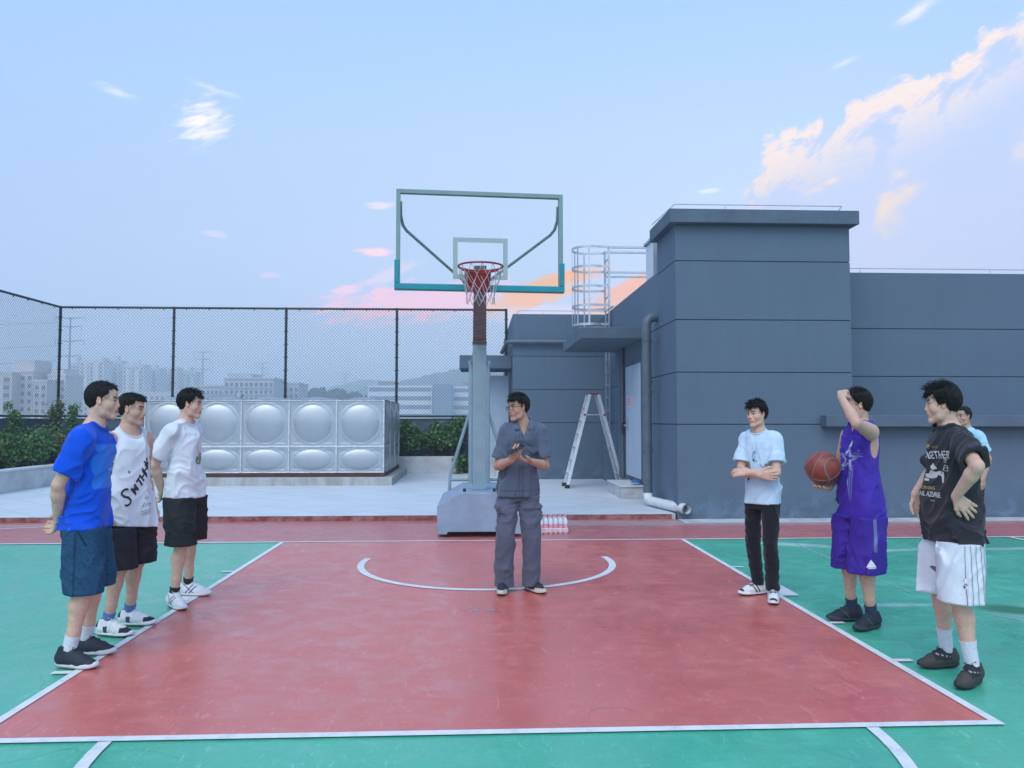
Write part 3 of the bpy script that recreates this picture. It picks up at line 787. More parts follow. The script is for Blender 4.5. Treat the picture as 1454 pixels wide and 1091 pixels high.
mb = tb(); mb.box(-2.2, -.202, 2.552, 10.2, 0, .34); mb.build('soil', M_soil, pl)
pl = empty('planter', (-8.98, 20.2, PZ), 0, 'short low white planter wall behind the water tank at the rear parapet', 'planter')
mb = tb(); mb.box(0, 8.6, 0, .14, 0, .44); mb.box(8.46, 8.6, .142, .79, 0, .44); mb.build('curb', M_plan, pl, bevel=.006)
mb = tb(); mb.box(0, 8.45, .142, .79, 0, .36); mb.build('soil', M_soil, pl)

M_fence = mat('fence_dark_paint', (.012, .022, .022), .5)
M_wire = mat('fence_wire', (.085, .12, .15), .6)
def mesh_bay(w_, h_, parent, loc, rz, n_sp=.088):
    mb = MB(); r = .0034; k = 0
    sp = n_sp
    def wire(a, b):
        a = Vector(a); b = Vector(b); t_ = (b - a).normalized(); u = Vector((0, 1, 0)); v_ = t_.cross(u)
        vs = []
        for p in (a, b):
            for ang in (90, 210, 330): vs.append(p + (u * math.sin(R(ang)) + v_ * math.cos(R(ang))) * r)
        mb.add(vs, [(0, 1, 4, 3), (1, 2, 5, 4), (2, 0, 3, 5)])
    c = -h_
    while c < w_:
        # x - z = c
        x0 = max(0, c); x1 = min(w_, c + h_)
        if x1 - x0 > .01:
            wire((x0, .003, x0 - c), (x1, .003, x1 - c)); wire((w_ - x0, -.003, x0 - c), (w_ - x1, -.003, x1 - c))
        c += sp
    return mb.build('mesh_panel', M_wire, parent, loc=loc, rz=rz)
FZ0, FZ1 = 1.56, 4.47
def fence(name, loc, rz, n, bay, label, last=True):
    f = empty(name, loc, rz, label, 'fence')
    L_ = n * bay
    for i in range(n + (1 if last else 0)):
        mb = tb(); mb.tube([(i * bay, 0, .45), (i * bay, 0, FZ1 + .03)], .036, 8)
        for z in (1.75, 2.1, 2.45, 2.8, 3.15, 3.5, 3.85, 4.2): mb.bar((i * bay - .055, 0, z), (i * bay + .055, 0, z), .015, .02)
        mb.build('post', M_fence, f)
    mb = tb(); mb.tube([(0, 0, FZ1), (L_, 0, FZ1)], .030, 8)
    for i in range(int(L_ / .6)): mb.bar((.3 + i * .6, 0, FZ1 - .06), (.3 + i * .6, 0, FZ1 - .02), .02, .02)
    mb.build('top_rail', M_fence, f)
    mb = tb(); mb.tube([(0, 0, FZ0), (L_, 0, FZ0)], .028, 8); mb.build('bottom_rail', M_fence, f)
    b0 = None
    for i in range(n):
        if b0 is None: b0 = mesh_bay(bay, FZ1 - FZ0, f, (0, 0, FZ0), 0)
        else:
            c = copy_obj(b0, f); c.location = (i * bay, 0, FZ0)
    return f
fence('chain_link_fence', (-11.1, 20.94, 0), 0, 4, 2.975, 'tall black chain-link fence along the back of the roof behind the water tank')
fence('chain_link_fence', (-11.1, 20.94, 0), R(-90), 8, 3.0, 'tall black chain-link fence running along the left side of the roof', True)

# ------------------------------------------------------------------ shrubs in the planters
def leaf_mat(name, c0, c1, c2):
    m = bpy.data.materials.new(name); m.use_nodes = True
    t = NT(m.node_tree); bs = m.node_tree.nodes['Principled BSDF']
    at = t.n('ShaderNodeAttribute', attribute_name='rnd')
    rp = t.n('ShaderNodeValToRGB', ins={0: at.outputs['Fac']})
    e = rp.color_ramp.elements; e[0].color = c0 + (1,); e[1].color = c2 + (1,); k = e.new(.6); k.color = c1 + (1,)
    m.node_tree.links.new(rp.outputs[0], bs.inputs['Base Color'])
    bs.inputs['Roughness'].default_value = .55; bs.inputs['Subsurface Weight'].default_value = 0
    tr = t.n('ShaderNodeBsdfTranslucent'); m.node_tree.links.new(rp.outputs[0], tr.inputs[0])
    mx = t.n('ShaderNodeMixShader', ins={0: .25}); L = m.node_tree.links
    L.new(bs.outputs[0], mx.inputs[1]); L.new(tr.outputs[0], mx.inputs[2]); L.new(mx.outputs[0], m.node_tree.nodes['Material Output'].inputs[0])
    return m
M_leafg = leaf_mat('leaves_green', (.035, .10, .035), (.085, .21, .065), (.21, .33, .09))
M_leafr = leaf_mat('leaves_reddish', (.05, .10, .035), (.13, .18, .06), (.40, .19, .11))
M_stem = mat('stem_brown', (.06, .045, .03), .9)
def shrub(loc, rx, ry, h, nl, m, label, seed, hang=0.0, leaf=.06, tall=None):
    rg = random.Random(seed)
    s = empty('shrub', loc, rg.uniform(0, 6), label, 'shrub', 'shrubs in the roof planters')
    clumps = []
    st = MB()
    ns = 9
    for i in range(ns):
        a = rg.uniform(0, 6.28); q = rg.uniform(.2, 1) ** .7
        top = Vector((math.cos(a) * rx * q, math.sin(a) * ry * q, h * rg.uniform(.45, 1.0) * (1.05 - .35 * q)))
        mid = top * .5 + Vector((rg.uniform(-.05, .05), rg.uniform(-.05, .05), h * .08))
        st.tube([(top.x * .15, top.y * .15, 0), mid, top], [.012, .008, .004], 5)
        for k in range(4):
            clumps.append((mid.lerp(top, rg.uniform(.1, 1.05)) + Vector((rg.gauss(0, .06), rg.gauss(0, .06), rg.gauss(0, .05))), rg.uniform(.07, .16)))
    if tall:
        for i in range(3):
            top = Vector((rg.uniform(-.1, .1), rg.uniform(-.1, .1), tall * rg.uniform(.8, 1)))
            st.tube([(0, 0, 0), top * .5 + Vector((.03, .02, 0)), top], [.014, .01, .004], 5)
            for k in range(7): clumps.append((top * rg.uniform(.5, 1.0) + Vector((rg.gauss(0, .04), rg.gauss(0, .04), 0)), .09))
    for i in range(int(hang * 8)):
        clumps.append((Vector((rg.uniform(-rx, rx), -ry - .05, rg.uniform(-.38, .05))), .08))
    st.build('stem', M_stem, s)
    vs = []; fs = []; cols = []
    for i in range(nl):
        c, rad = clumps[rg.randrange(len(clumps))]
        d = Vector((rg.gauss(0, 1), rg.gauss(0, 1), rg.gauss(0, .9)))
        p = c + d * rad * .62
        n = (d.normalized() + Vector((rg.gauss(0, .6), rg.gauss(0, .6), .5 + rg.gauss(0, .5)))).normalized()
        u = n.orthogonal().normalized(); u = (Matrix.Rotation(rg.uniform(0, 6.28), 3, n) @ u); w_ = n.cross(u)
        L_ = leaf * rg.uniform(.7, 1.4); W_ = L_ * .36
        b = len(vs)
        vs += [p, p + u * L_ * .5 + w_ * W_ + n * .006, p + u * L_ - n * L_ * .15, p + u * L_ * .5 - w_ * W_ + n * .006]
        fs += [(b, b + 1, b + 2), (b, b + 2, b + 3)]
        r_ = min(1, max(0, rg.betavariate(1.6, 2.6)))
        cols += [r_] * 4
    me = bpy.data.meshes.new('foliage'); me.from_pydata(vs, [], fs); me.materials.append(m)
    at = me.attributes.new('rnd', 'FLOAT', 'POINT'); at.data.foreach_set('value', cols)
    o = bpy.data.objects.new('foliage', me); COL.objects.link(o); o.parent = s
    return s
k = 0
yy = 13.0
kinds = ['low bushy green shrub', 'green and reddish-leaved shrub', 'dense dark green shrub', 'loose reddish-tipped shrub', 'broad green shrub', 'yellow-green shrub']
spots = []
for i in range(9):
    y = 13.0 + i * .92
    spots.append((-9.65 - .25 * (i % 2), y, 'in the left planter'))
    if i > 2: spots.append((-10.55, y + .4, 'against the left parapet'))
ordn = ['first', 'second', 'third', 'fourth', 'fifth', 'sixth', 'seventh', 'eighth', 'ninth', 'tenth', 'eleventh', 'twelfth']
cnt = {}
for (x, y, wh) in spots:
    k += 1; cnt[wh] = cnt.get(wh, 0) + 1
    red = (k % 3 == 1)
    tall = 1.5 if k in (9, 12, 13) else None
    shrub((x, y, PZ + .34), .55, .5, .75 + .25 * (k % 3) / 2, 1500, M_leafr if red else M_leafg,
          ('reddish-tipped' if red else 'green') + (' tall-stemmed' if tall else ' bushy') + ' shrub, ' + ordn[cnt[wh] - 1] + ' from the front of those ' + wh, 100 + k, leaf=.075, tall=tall)
for i in range(9):
    x = (-8.6 + i * 1.06) if i < 6 else (-1.85 + (i - 6) * .62)
    shrub((x, 20.55, PZ + .38), .5, .30, (1.05 if i > 5 else .8) + .28 * ((i * 7) % 3) / 2, 2300 if i > 5 else 1500, M_leafg,
          ('trailing' if i > 5 else 'upright') + ' green shrub in the rear planter, ' + ordn[i] + ' from the left end', 300 + i, hang=1.8 if i > 5 else 0, leaf=.085, tall=1.1 if i in (6,) else None)

# ------------------------------------------------------------------ the far city
M_city = mat('city_wall', (.62, .58, .57), .9, var=.06, vscale=.05)
M_city2 = mat('city_wall_grey', (.46, .48, .52), .9, var=.06, vscale=.05)
M_cwin = mat('city_window', (.10, .13, .18), .2)
M_croof = mat('city_roof', (.25, .25, .27), .9)
M_ind = mat('industrial_white', (.62, .66, .70), .8)
def place(px, Yd):
    """world x at depth Yd for a column seen at photograph column px"""
    r = (px - 727) / 1092; y = R(-2.62)
    fx = r * math.cos(y) - (-1) * -math.sin(y) if False else r * math.cos(-R(2.62)) - (-math.sin(R(2.62)))
    x = r * math.cos(R(2.62)) + math.sin(R(2.62)); yv = -r * math.sin(R(2.62)) + math.cos(R(2.62))
    return x / yv * Yd
def zat(py, Yd): return 1.47 + (596 - py) / 1092 * Yd * 1.002
GZ = -22
WIN = {}
def tower_block(px0, px1, pytop, Yd, depth, label, floors, cols, m, top=None, cat='building', name='apartment_block', group=None, wz=.55):
    x0, x1, zt = place(px0, Yd), place(px1, Yd), zat(pytop, Yd)
    b = empty(name, ((x0 + x1) / 2, Yd, GZ), 0, label, cat, group)
    W_ = x1 - x0; H_ = zt - GZ
    mb = tb(); mb.box(-W_ / 2, W_ / 2, 0, depth, 0, H_); mb.build('wall', m, b)
    mb = tb(); mb.box(-W_ / 2 - .3, W_ / 2 + .3, -.3, depth, H_ + .01, H_ + .9)
    if top:
        for (a, c, hh) in top: mb.box(-W_ / 2 + a * W_, -W_ / 2 + c * W_, 1, depth - 1, H_ + .91, H_ + hh)
    mb.build('roof', m, b)
    if floors > 8:
        for q in ((-.28, .18) if floors % 2 else (-.12, .30)):
            mb = tb(); mb.box(W_ * q, W_ * q + W_ / 7, -1.6, -.001, 0, H_ - 1.5 - 2 * (floors % 3)); mb.build('bay', m, b)
        mb = tb(); mb.box(-W_ * .05, W_ * .16, 3, 8, H_ + .91, H_ + 3.6 + (floors % 3)); mb.build('roof_house', m, b)
    fh = 3.0
    nf = floors
    ww = W_ / cols * wz
    key = (round(ww, 2), round(fh, 2))
    if key not in WIN:
        w0 = MB(); w0.box(-ww / 2, ww / 2, -.06, .0, -.8, .8); w0.box(-ww / 2 - .2, ww / 2 + .2, -.5, -.062, -1.25, -.82, 1)
        WIN[key] = w0.build('window', [M_cwin, m], b); first = True
    src = WIN[key]; used = src.parent is not b
    for f in range(nf):
        for c in range(cols):
            xx = -W_ / 2 + (c + .5) * W_ / cols; zz = H_ - 2.2 - f * fh
            if zz < 20.5: continue
            if not used: o = src; used = True
            else: o = copy_obj(src, b)
            o.location = (xx, -.002, zz)
    return b
G1 = 'tall pale apartment blocks seen through the fence'
tower_block(-60, 16, 533, 300, 14, 'pale apartment block at the far left edge beyond the fence', 6, 5, M_city, name='apartment_block')
tower_block(17, 46, 531, 305, 14, 'stepped pale block with a raised roof house, left of the corner post', 6, 3, M_city, top=[(0.0, 1.0, 5)])
tower_block(47, 66, 544, 300, 14, 'narrow pale block between the raised block and the corner post', 5, 2, M_city)
tower_block(67, 92, 536, 310, 14, 'pale block just left of the fence corner post', 6, 3, M_city, top=[(.1, .8, 3)])
tower_block(96, 112, 519, 600, 14, 'slim hazy high-rise right behind the big pylon', 14, 3, M_city2, group=G1)
tower_block(112, 146, 515, 590, 14, 'tallest hazy high-rise of the distant row', 15, 5, M_city, top=[(.1, .9, 3.2)], group=G1)
tower_block(148, 171, 517, 610, 14, 'hazy high-rise second tallest of the distant row', 14, 4, M_city2, top=[(.2, .9, 2)], group=G1)
tower_block(173, 203, 521, 600, 14, 'hazy high-rise with twin window columns in the middle of the row', 13, 5, M_city, top=[(.1, .5, 2)], group=G1)
tower_block(205, 226, 526, 620, 14, 'hazy high-rise with a flat top left of the second fence post', 12, 4, M_city2, group=G1)
tower_block(228, 250, 524, 640, 14, 'hazy high-rise seen directly behind the second fence post', 12, 4, M_city, group=G1)
tower_block(253, 276, 530, 650, 14, 'lowest hazy high-rise at the right end of the distant row', 10, 4, M_city2, top=[(.2, .6, 2)], group=G1)
tower_block(96, 140, 552, 420, 12, 'lower pale block in front of the high-rises beside the corner post', 6, 6, M_city, name='apartment_block')
tower_block(142, 250, 560, 430, 12, 'long lower pale block in front of the distant high-rises', 5, 14, M_city, name='apartment_block')
tower_block(268, 322, 551, 330, 16, 'low grey office block left of the flat-roofed workshop', 4, 9, M_city2, name='office_block')
tower_block(318, 388, 540, 320, 18, 'wide grey office block with a raised roof box', 5, 10, M_city2, top=[(.05, .55, 2.5)], name='office_block')
tower_block(388, 424, 547, 340, 18, 'plain grey office block at the end of the low row', 4, 5, M_city2, name='office_block')
def works(px0, px1, pytop, Yd, label):
    x0, x1, zt = place(px0, Yd), place(px1, Yd), zat(pytop, Yd)
    b = empty('factory', ((x0 + x1) / 2, Yd, GZ), 0, label, 'building'); W_ = x1 - x0; H_ = zt - GZ
    mb = tb(); mb.box(-W_ / 2, W_ / 2, 0, 30, 0, H_); mb.build('wall', M_ind, b)
    for k in range(4):
        mb = tb(); z = H_ - 1.9 - k * 2.9; mb.box(-W_ / 2 + .4, W_ / 2 - .4, -.08, -.002, z, z + 1.25); mb.build('window', M_cwin2, b)
    mb = tb(); mb.box(-W_ / 2 + 3, -W_ / 2 + 9, 3, 9, H_ + .01, H_ + 1.6); mb.build('roof_box', M_croof, b)
M_cwin2 = mat('ribbon_window', (.20, .28, .38), .3)
works(522, 614, 548, 255, 'long white factory with ribbon windows below the hill')
works(643, 676, 549, 258, 'white factory end with ribbon windows behind the hoop post')
mb = tb(); x0, x1 = place(615, 250), place(642, 250); mb.box(x0, x1, 250, 262, GZ, zat(546, 250)); tag(mb.build('stair_block', mat('stair_blue', (.20, .28, .38), .7), None), 'dark blue-grey block joining the two white factories', 'building')
# hills
def hill(name, pts, Yd, thick, col, label):
    mb = MB(); rg = random.Random(len(pts) + int(Yd))
    prof = []
    for (a, b) in zip(pts, pts[1:]):
        n = 24
        for i in range(n):
            q = i / n; q2 = q * q * (3 - 2 * q)
            prof.append((a[0] + (b[0] - a[0]) * q, a[1] + (b[1] - a[1]) * q2 + rg.uniform(-.6, .6)))
    prof.append(pts[-1])
    rows = 8; vs = []; fs = []
    for j in range(rows + 1):
        a = math.pi * j / rows
        for (px, py) in prof:
            x = place(px, Yd); z = zat(py, Yd)
            hh = (z - GZ) * math.sin(a) ** .8
            vs.append((x + rg.uniform(-3, 3), Yd - math.cos(a) * thick, GZ - 1 + hh + rg.uniform(-1, 1) * hh * .02))
    n = len(prof)
    for j in range(rows):
        for i in range(n - 1): fs.append((j * n + i, j * n + i + 1, (j + 1) * n + i + 1, (j + 1) * n + i))
    mb.add(vs, fs)
    o = mb.build(name, mat('wood_' + name + str(int(Yd)), col, .95, var=.5, vscale=.03), None, smooth=True)
    return tag(o, kind='structure')
hill('hill', [(395, 600), (430, 566), (480, 556), (512, 555), (535, 548), (560, 545), (590, 538), (625, 529), (660, 522), (700, 520), (760, 526), (860, 560), (940, 600)], 900, 180, (.03, .075, .06), '')
hill('hill', [(330, 600), (400, 570), (450, 560), (500, 546), (520, 540), (545, 541), (600, 548), (700, 552), (800, 600)], 1260, 220, (.04, .07, .04), '')
# distant trees in front of the hill
def far_tree(px, py, wpx, Yd, seed, label):
    rg = random.Random(seed); x = place(px, Yd); zt = zat(py, Yd); w_ = wpx / 1092 * Yd
    b = empty('far_tree', (x, Yd, GZ), 0, label, 'tree', 'dark trees at the foot of the hill')
    mb = tb(); mb.tube([(0, 0, 0), (0, 0, zt - GZ - w_ * .4)], [.6, .25], 6); mb.build('trunk', M_stem, b)
    vs = []; fs = []; H_ = zt - GZ
    for i in range(420):
        d = Vector((rg.gauss(0, 1), rg.gauss(0, 1), rg.gauss(0, 1))).normalized() * rg.uniform(.55, 1) ** .5
        p = Vector((d.x * w_ / 2, d.y * w_ / 2, H_ - w_ * .45 + d.z * w_ * .45 + rg.gauss(0, .4)))
        n = (d + Vector((rg.gauss(0, .5), rg.gauss(0, .5), rg.gauss(0, .5)))).normalized(); u = n.orthogonal().normalized(); v_ = n.cross(u); s = w_ * rg.uniform(.05, .10)
        k = len(vs); vs += [p - u * s - v_ * s, p + u * s - v_ * s * .6, p + u * s * .7 + v_ * s, p - u * s * .8 + v_ * s * .8]; fs.append((k, k + 1, k + 2, k + 3))
    me = bpy.data.meshes.new('crown'); me.from_pydata(vs, [], fs); me.materials.append(mat('far_leaf', (.03, .06, .035), .9, var=.4, vscale=.4)); o = bpy.data.objects.new('crown', me); COL.objects.link(o); o.parent = b
for i, (px, py, wp_) in enumerate(((432, 557, 30), (452, 551, 36), (478, 553, 34), (503, 558, 30), (525, 560, 30))):
    far_tree(px, py, wp_, 420, 40 + i, ['small', 'tall round', 'broad', 'low', 'rightmost low'][i] + ' dark tree at the foot of the hill beyond the fence')
# pylons
M_pyl = mat('pylon_grey', (.12, .14, .17), .6)
def pylon(px, pytop, Yd, arms, wpx, label):
    x = place(px, Yd); zt = zat(pytop, Yd); s = Yd / 1092.0
    b = empty('pylon', (x, Yd, GZ), 0, label, 'pylon'); H_ = zt - GZ
    mb = tb(); mb.tube([(0, 0, 0), (0, 0, H_)], [s * 2.3, s * 1.0], 8); mb.build('mast', M_pyl, b)
    for (py, w2) in arms:
        z = zat(py, Yd) - GZ; mb = tb(); mb.tube([(-w2 * s, 0, z + s), (0, 0, z - s * .6), (w2 * s, 0, z + s)], [s * .35, s * .8, s * .35], 6)
        for e in (-1, 1): mb.tube([(e * w2 * s, 0, z + s), (e * w2 * s * .98, 0, z - s * 6)], s * .3, 5)
        mb.build('cross_arm', M_pyl, b)
    return b
pylon(97, 454, 420, [(455, 20), (467, 15), (487, 20), (508, 15)], 20, 'tallest transmission pylon just right of the fence corner post')
pylon(287, 501, 700, [(502, 13), (512, 10), (526, 13)], 13, 'transmission pylon right of the second fence post above the grey block')
pylon(372, 516, 900, [(517, 9), (524, 7), (533, 9)], 9, 'smaller hazy pylon between second and third fence posts')
pylon(490, 531, 1150, [(532, 7), (538, 5)], 7, 'smallest hazy pylon standing before the far hill')
for k, (py, lab) in enumerate(((455, 'topmost'), (487, 'middle'), (508, 'lowest'))):
    Yd = 420; x1 = place(97, Yd); z1 = zat(py, Yd) - 2.5; s = Yd / 1092
    pts = []
    for i in range(25):
        q = i / 24; xx = x1 - 18 * s - q * 160; yy_ = Yd - q * 120
        pts.append((xx, yy_, z1 - 26 * (q - q * q)))
    mb = tb(); mb.tube(pts, .10, 4); tag(mb.build('power_line', M_pyl, None), lab + ' of the power lines strung left from the tall pylon', 'cable', 'power lines beyond the left fence')
# ------------------------------------------------------------------ haze
hm = bpy.data.materials.new('haze'); hm.use_nodes = True
nt_ = hm.node_tree; nt_.nodes.remove(nt_.nodes['Principled BSDF'])
pv = nt_.nodes.new('ShaderNodeVolumePrincipled'); pv.inputs['Color'].default_value = (.80, .91, 1.0, 1); pv.inputs['Density'].default_value = 0.0015; pv.inputs['Anisotropy'].default_value = .0
nt_.links.new(pv.outputs[0], nt_.nodes['Material Output'].inputs['Volume'])
hz = MB().box(-1500, 1500, -40, 1560, -23, 76).build('haze', hm); tag(hz, kind='stuff')
# ================================================================== people
V3 = lambda p: np.array(p, dtype=np.float64)
def unit(v):
    v = V3(v); return v / (np.linalg.norm(v) + 1e-9)
_rng = np.random.RandomState(3)
_NT = _rng.rand(64, 64, 64).astype(np.float32)
def vnoise(x, y, z, seed=0):
    """smooth value noise, 0..1, on arrays of points"""
    x = x + seed * 7.13; y = y + seed * 3.71; z = z + seed * 5.37
    xi = np.floor(x).astype(np.int64); yi = np.floor(y).astype(np.int64); zi = np.floor(z).astype(np.int64)
    fx, fy, fz = x - xi, y - yi, z - zi
    fx = fx * fx * (3 - 2 * fx); fy = fy * fy * (3 - 2 * fy); fz = fz * fz * (3 - 2 * fz)
    g = lambda a, b, c: _NT[(xi + a) & 63, (yi + b) & 63, (zi + c) & 63]
    l = lambda a, b, f: a + (b - a) * f
    return l(l(l(g(0, 0, 0), g(1, 0, 0), fx), l(g(0, 1, 0), g(1, 1, 0), fx), fy), l(l(g(0, 0, 1), g(1, 0, 1), fx), l(g(0, 1, 1), g(1, 1, 1), fx), fy), fz)

class Field:
    """signed distance field put together from rounded cones, ellipsoids and lofts"""
    def __init__(s): s.ops = []; s.mk = None
    def mark(s): s.mk = len(s.ops); return s
    def op(s, fn, lo, hi, k=.02, mode='u'): s.ops.append((fn, V3(lo), V3(hi), k, mode)); return s
    def rc(s, a, b, ra, rb, k=.02, mode='u', flat=None, pad=0.0):
        a = V3(a); b = V3(b); ba = b - a; bb = max(1e-9, ba.dot(ba)); r = max(ra, rb)
        def fn(x, y, z):
            px, py, pz = x - a[0], y - a[1], z - a[2]
            t = np.clip((px * ba[0] + py * ba[1] + pz * ba[2]) / bb, 0, 1)
            px, py, pz = px - t * ba[0], py - t * ba[1], pz - t * ba[2]
            if flat is not None:
                n, f = flat
                q = px * n[0] + py * n[1] + pz * n[2]
                q = q * (1 / f - 1)
                px, py, pz = px + q * n[0], py + q * n[1], pz + q * n[2]
            return np.sqrt(px * px + py * py + pz * pz) - (ra + (rb - ra) * t)
        return s.op(fn, np.minimum(a, b) - r, np.maximum(a, b) + r, k, mode)
    def chain(s, pts, rs, k=.015, flat=None):
        for i in range(len(pts) - 1): s.rc(pts[i], pts[i + 1], rs[i], rs[i + 1], k, flat=flat)
        return s
    def ell(s, c, r, M=None, k=.02, mode='u'):
        c = V3(c); r = V3(r); M = np.eye(3) if M is None else np.array(M)
        R_ = max(r)
        def fn(x, y, z):
            px, py, pz = x - c[0], y - c[1], z - c[2]
            q = [M[0, i] * px + M[1, i] * py + M[2, i] * pz for i in range(3)]
            k0 = np.sqrt(sum((q[i] / r[i]) ** 2 for i in range(3)))
            k1 = np.sqrt(sum((q[i] / r[i] ** 2) ** 2 for i in range(3))) + 1e-6
            return k0 * (k0 - 1) / k1
        return s.op(fn, c - R_, c + R_, k, mode)
    def loft(s, sec, F, k=.03, mode='u', p=2.3, off=0.0, zcut=None):
        """sec rows: (z, halfwidth y, front x, back x, centre x, centre y) in frame F(z)->yaw"""
        sec = np.array(sec, dtype=np.float64); zz = sec[:, 0]
        lo = np.array([-.32, -.36, zz[0] - .02]) ; hi = np.array([.42, .36, zz[-1] + .02])
        def fn(x, y, z):
            zf = z.ravel(); I = lambda j: np.interp(zf, zz, sec[:, j]).reshape(z.shape)
            w, f, b, cx, cy = I(1) + off, I(2) + off, I(3) + off, I(4), I(5)
            yaw = np.interp(zf, zz, F).reshape(z.shape) if F is not None else 0 * z
            c_, s_ = np.cos(yaw), np.sin(yaw)
            dx, dy = x - cx, y - cy
            u = dx * c_ + dy * s_; v = -dx * s_ + dy * c_
            rx = np.where(u > 0, f, b)
            q = (np.abs(u / rx) ** p + np.abs(v / w) ** p) ** (1 / p)
            rad = np.minimum(rx, w)
            d = (q - 1) * rad
            e = np.maximum(zz[0] - z, z - zz[-1])
            return np.maximum(d, e)
        return s.op(fn, lo, hi, k, mode)
    def cut(s, n, d, lo, hi, k=.004):
        """keep the side where n.p <= d"""
        n = unit(n)
        return s.op(lambda x, y, z: n[0] * x + n[1] * y + n[2] * z - d, lo, hi, k, 'i')
    def eval(s, xs, ys, zs, noise=None):
        D = np.full((len(xs), len(ys), len(zs)), .25, dtype=np.float32)
        def wob():
            idx = np.nonzero(np.abs(D) < .05)
            D[idx] += noise(xs[idx[0]], ys[idx[1]], zs[idx[2]]).astype(np.float32)
        for io, (fn, lo, hi, k, mode) in enumerate(s.ops):
            if io == s.mk and noise is not None: wob()
            pad = k + .03
            sl = []
            for ax, a, b in zip((xs, ys, zs), lo - pad, hi + pad):
                i0 = np.searchsorted(ax, a); i1 = np.searchsorted(ax, b); sl.append((i0, i1))
            if any(i1 - i0 < 2 for i0, i1 in sl): continue
            S = tuple(slice(i0, i1) for i0, i1 in sl)
            x = xs[S[0]][:, None, None]; y = ys[S[1]][None, :, None]; z = zs[S[2]][None, None, :]
            d = fn(x, y, z).astype(np.float32); A = D[S]
            if mode == 'u':
                h = np.maximum(k - np.abs(A - d), 0) / k
                D[S] = np.minimum(A, d) - h * h * k * .25
            else:
                if mode == 's': d = -d
                h = np.maximum(k - np.abs(A - d), 0) / k
                D[S] = np.maximum(A, d) + h * h * k * .25
        if noise is not None and s.mk is None: wob()
        return D

def axis(lo, hi, step, fine=()):
    """sample positions, denser inside the given (centre, halfwidth, step) spans"""
    out = [lo]
    while out[-1] < hi:
        p = out[-1]; st = step
        for (c, hw, fs) in fine:
            e = abs(p - c) - hw
            if e < 0: st = min(st, fs)
            elif e < .03: st = min(st, fs + (step - fs) * e / .03)
        out.append(p + st)
    return np.array(out)

def surface_net(D, xs, ys, zs):
    nx, ny, nz = D.shape
    neg = D < 0
    cnt = np.zeros((nx - 1, ny - 1, nz - 1), np.int8)
    for i in (0, 1):
        for j in (0, 1):
            for k in (0, 1): cnt += neg[i:nx - 1 + i, j:ny - 1 + j, k:nz - 1 + k]
    act = np.nonzero((cnt > 0) & (cnt < 8))
    n = len(act[0])
    vid = np.full(cnt.shape, -1, np.int32); vid[act] = np.arange(n)
    X, Y_, Z_ = xs.astype(np.float64), ys.astype(np.float64), zs.astype(np.float64)
    corner = lambda c: (D[act[0] + c[0], act[1] + c[1], act[2] + c[2]].astype(np.float64), X[act[0] + c[0]], Y_[act[1] + c[1]], Z_[act[2] + c[2]])
    C = {c: corner(c) for c in [(i, j, k) for i in (0, 1) for j in (0, 1) for k in (0, 1)]}
    acc = np.zeros((n, 3)); m = np.zeros(n)
    for a in C:
        for d in range(3):
            if a[d] == 0:
                b = list(a); b[d] = 1; b = tuple(b)
                da, db = C[a][0], C[b][0]
                w = (da < 0) != (db < 0)
                t = np.where(w, da / np.where(np.abs(da - db) < 1e-12, 1, da - db), 0)
                for q in range(3): acc[:, q] += np.where(w, C[a][q + 1] + t * (C[b][q + 1] - C[a][q + 1]), 0)
                m += w
    V = acc / np.maximum(m, 1)[:, None]
    quads = []
    for d in range(3):
        sl0 = [slice(1, -1)] * 3; sl0[d] = slice(0, -1); sl1 = list(sl0); sl1[d] = slice(1, None)
        a, b = neg[tuple(sl0)], neg[tuple(sl1)]
        e = np.nonzero(a != b)
        if not len(e[0]): continue
        fl = a[e]
        base = [e[0] + (1 if d != 0 else 0), e[1] + (1 if d != 1 else 0), e[2] + (1 if d != 2 else 0)]
        u, v = [(1, 2), (2, 0), (0, 1)][d]
        def cell(du, dv):
            c = [base[0].copy(), base[1].copy(), base[2].copy()]; c[u] -= du; c[v] -= dv
            return vid[c[0], c[1], c[2]]
        q = np.stack([cell(1, 1), cell(0, 1), cell(0, 0), cell(1, 0)], 1)
        q[~fl] = q[~fl][:, ::-1]
        quads.append(q)
    Q = np.concatenate(quads)
    return V, Q[(Q >= 0).all(1)]

def link_mesh(name, V, Q, mats, parent, col=None):
    me = bpy.data.meshes.new(name)
    me.vertices.add(len(V)); me.vertices.foreach_set('co', V.astype(np.float32).ravel())
    me.loops.add(Q.size); me.loops.foreach_set('vertex_index', Q.astype(np.int32).ravel())
    me.polygons.add(len(Q)); me.polygons.foreach_set('loop_start', np.arange(0, Q.size, Q.shape[1], dtype=np.int32))
    me.polygons.foreach_set('use_smooth', np.ones(len(Q), bool))
    me.update(calc_edges=True); me.validate()
    for m in (mats if isinstance(mats, (list, tuple)) else [mats]): me.materials.append(m)
    if col is not None:
        at = me.attributes.new('col', 'FLOAT_COLOR', 'POINT')
        c4 = np.concatenate([col, np.ones((len(V), 1))], 1).astype(np.float32)
        at.data.foreach_set('color', c4.ravel())
    o = bpy.data.objects.new(name, me); COL.objects.link(o); o.parent = parent
    return o

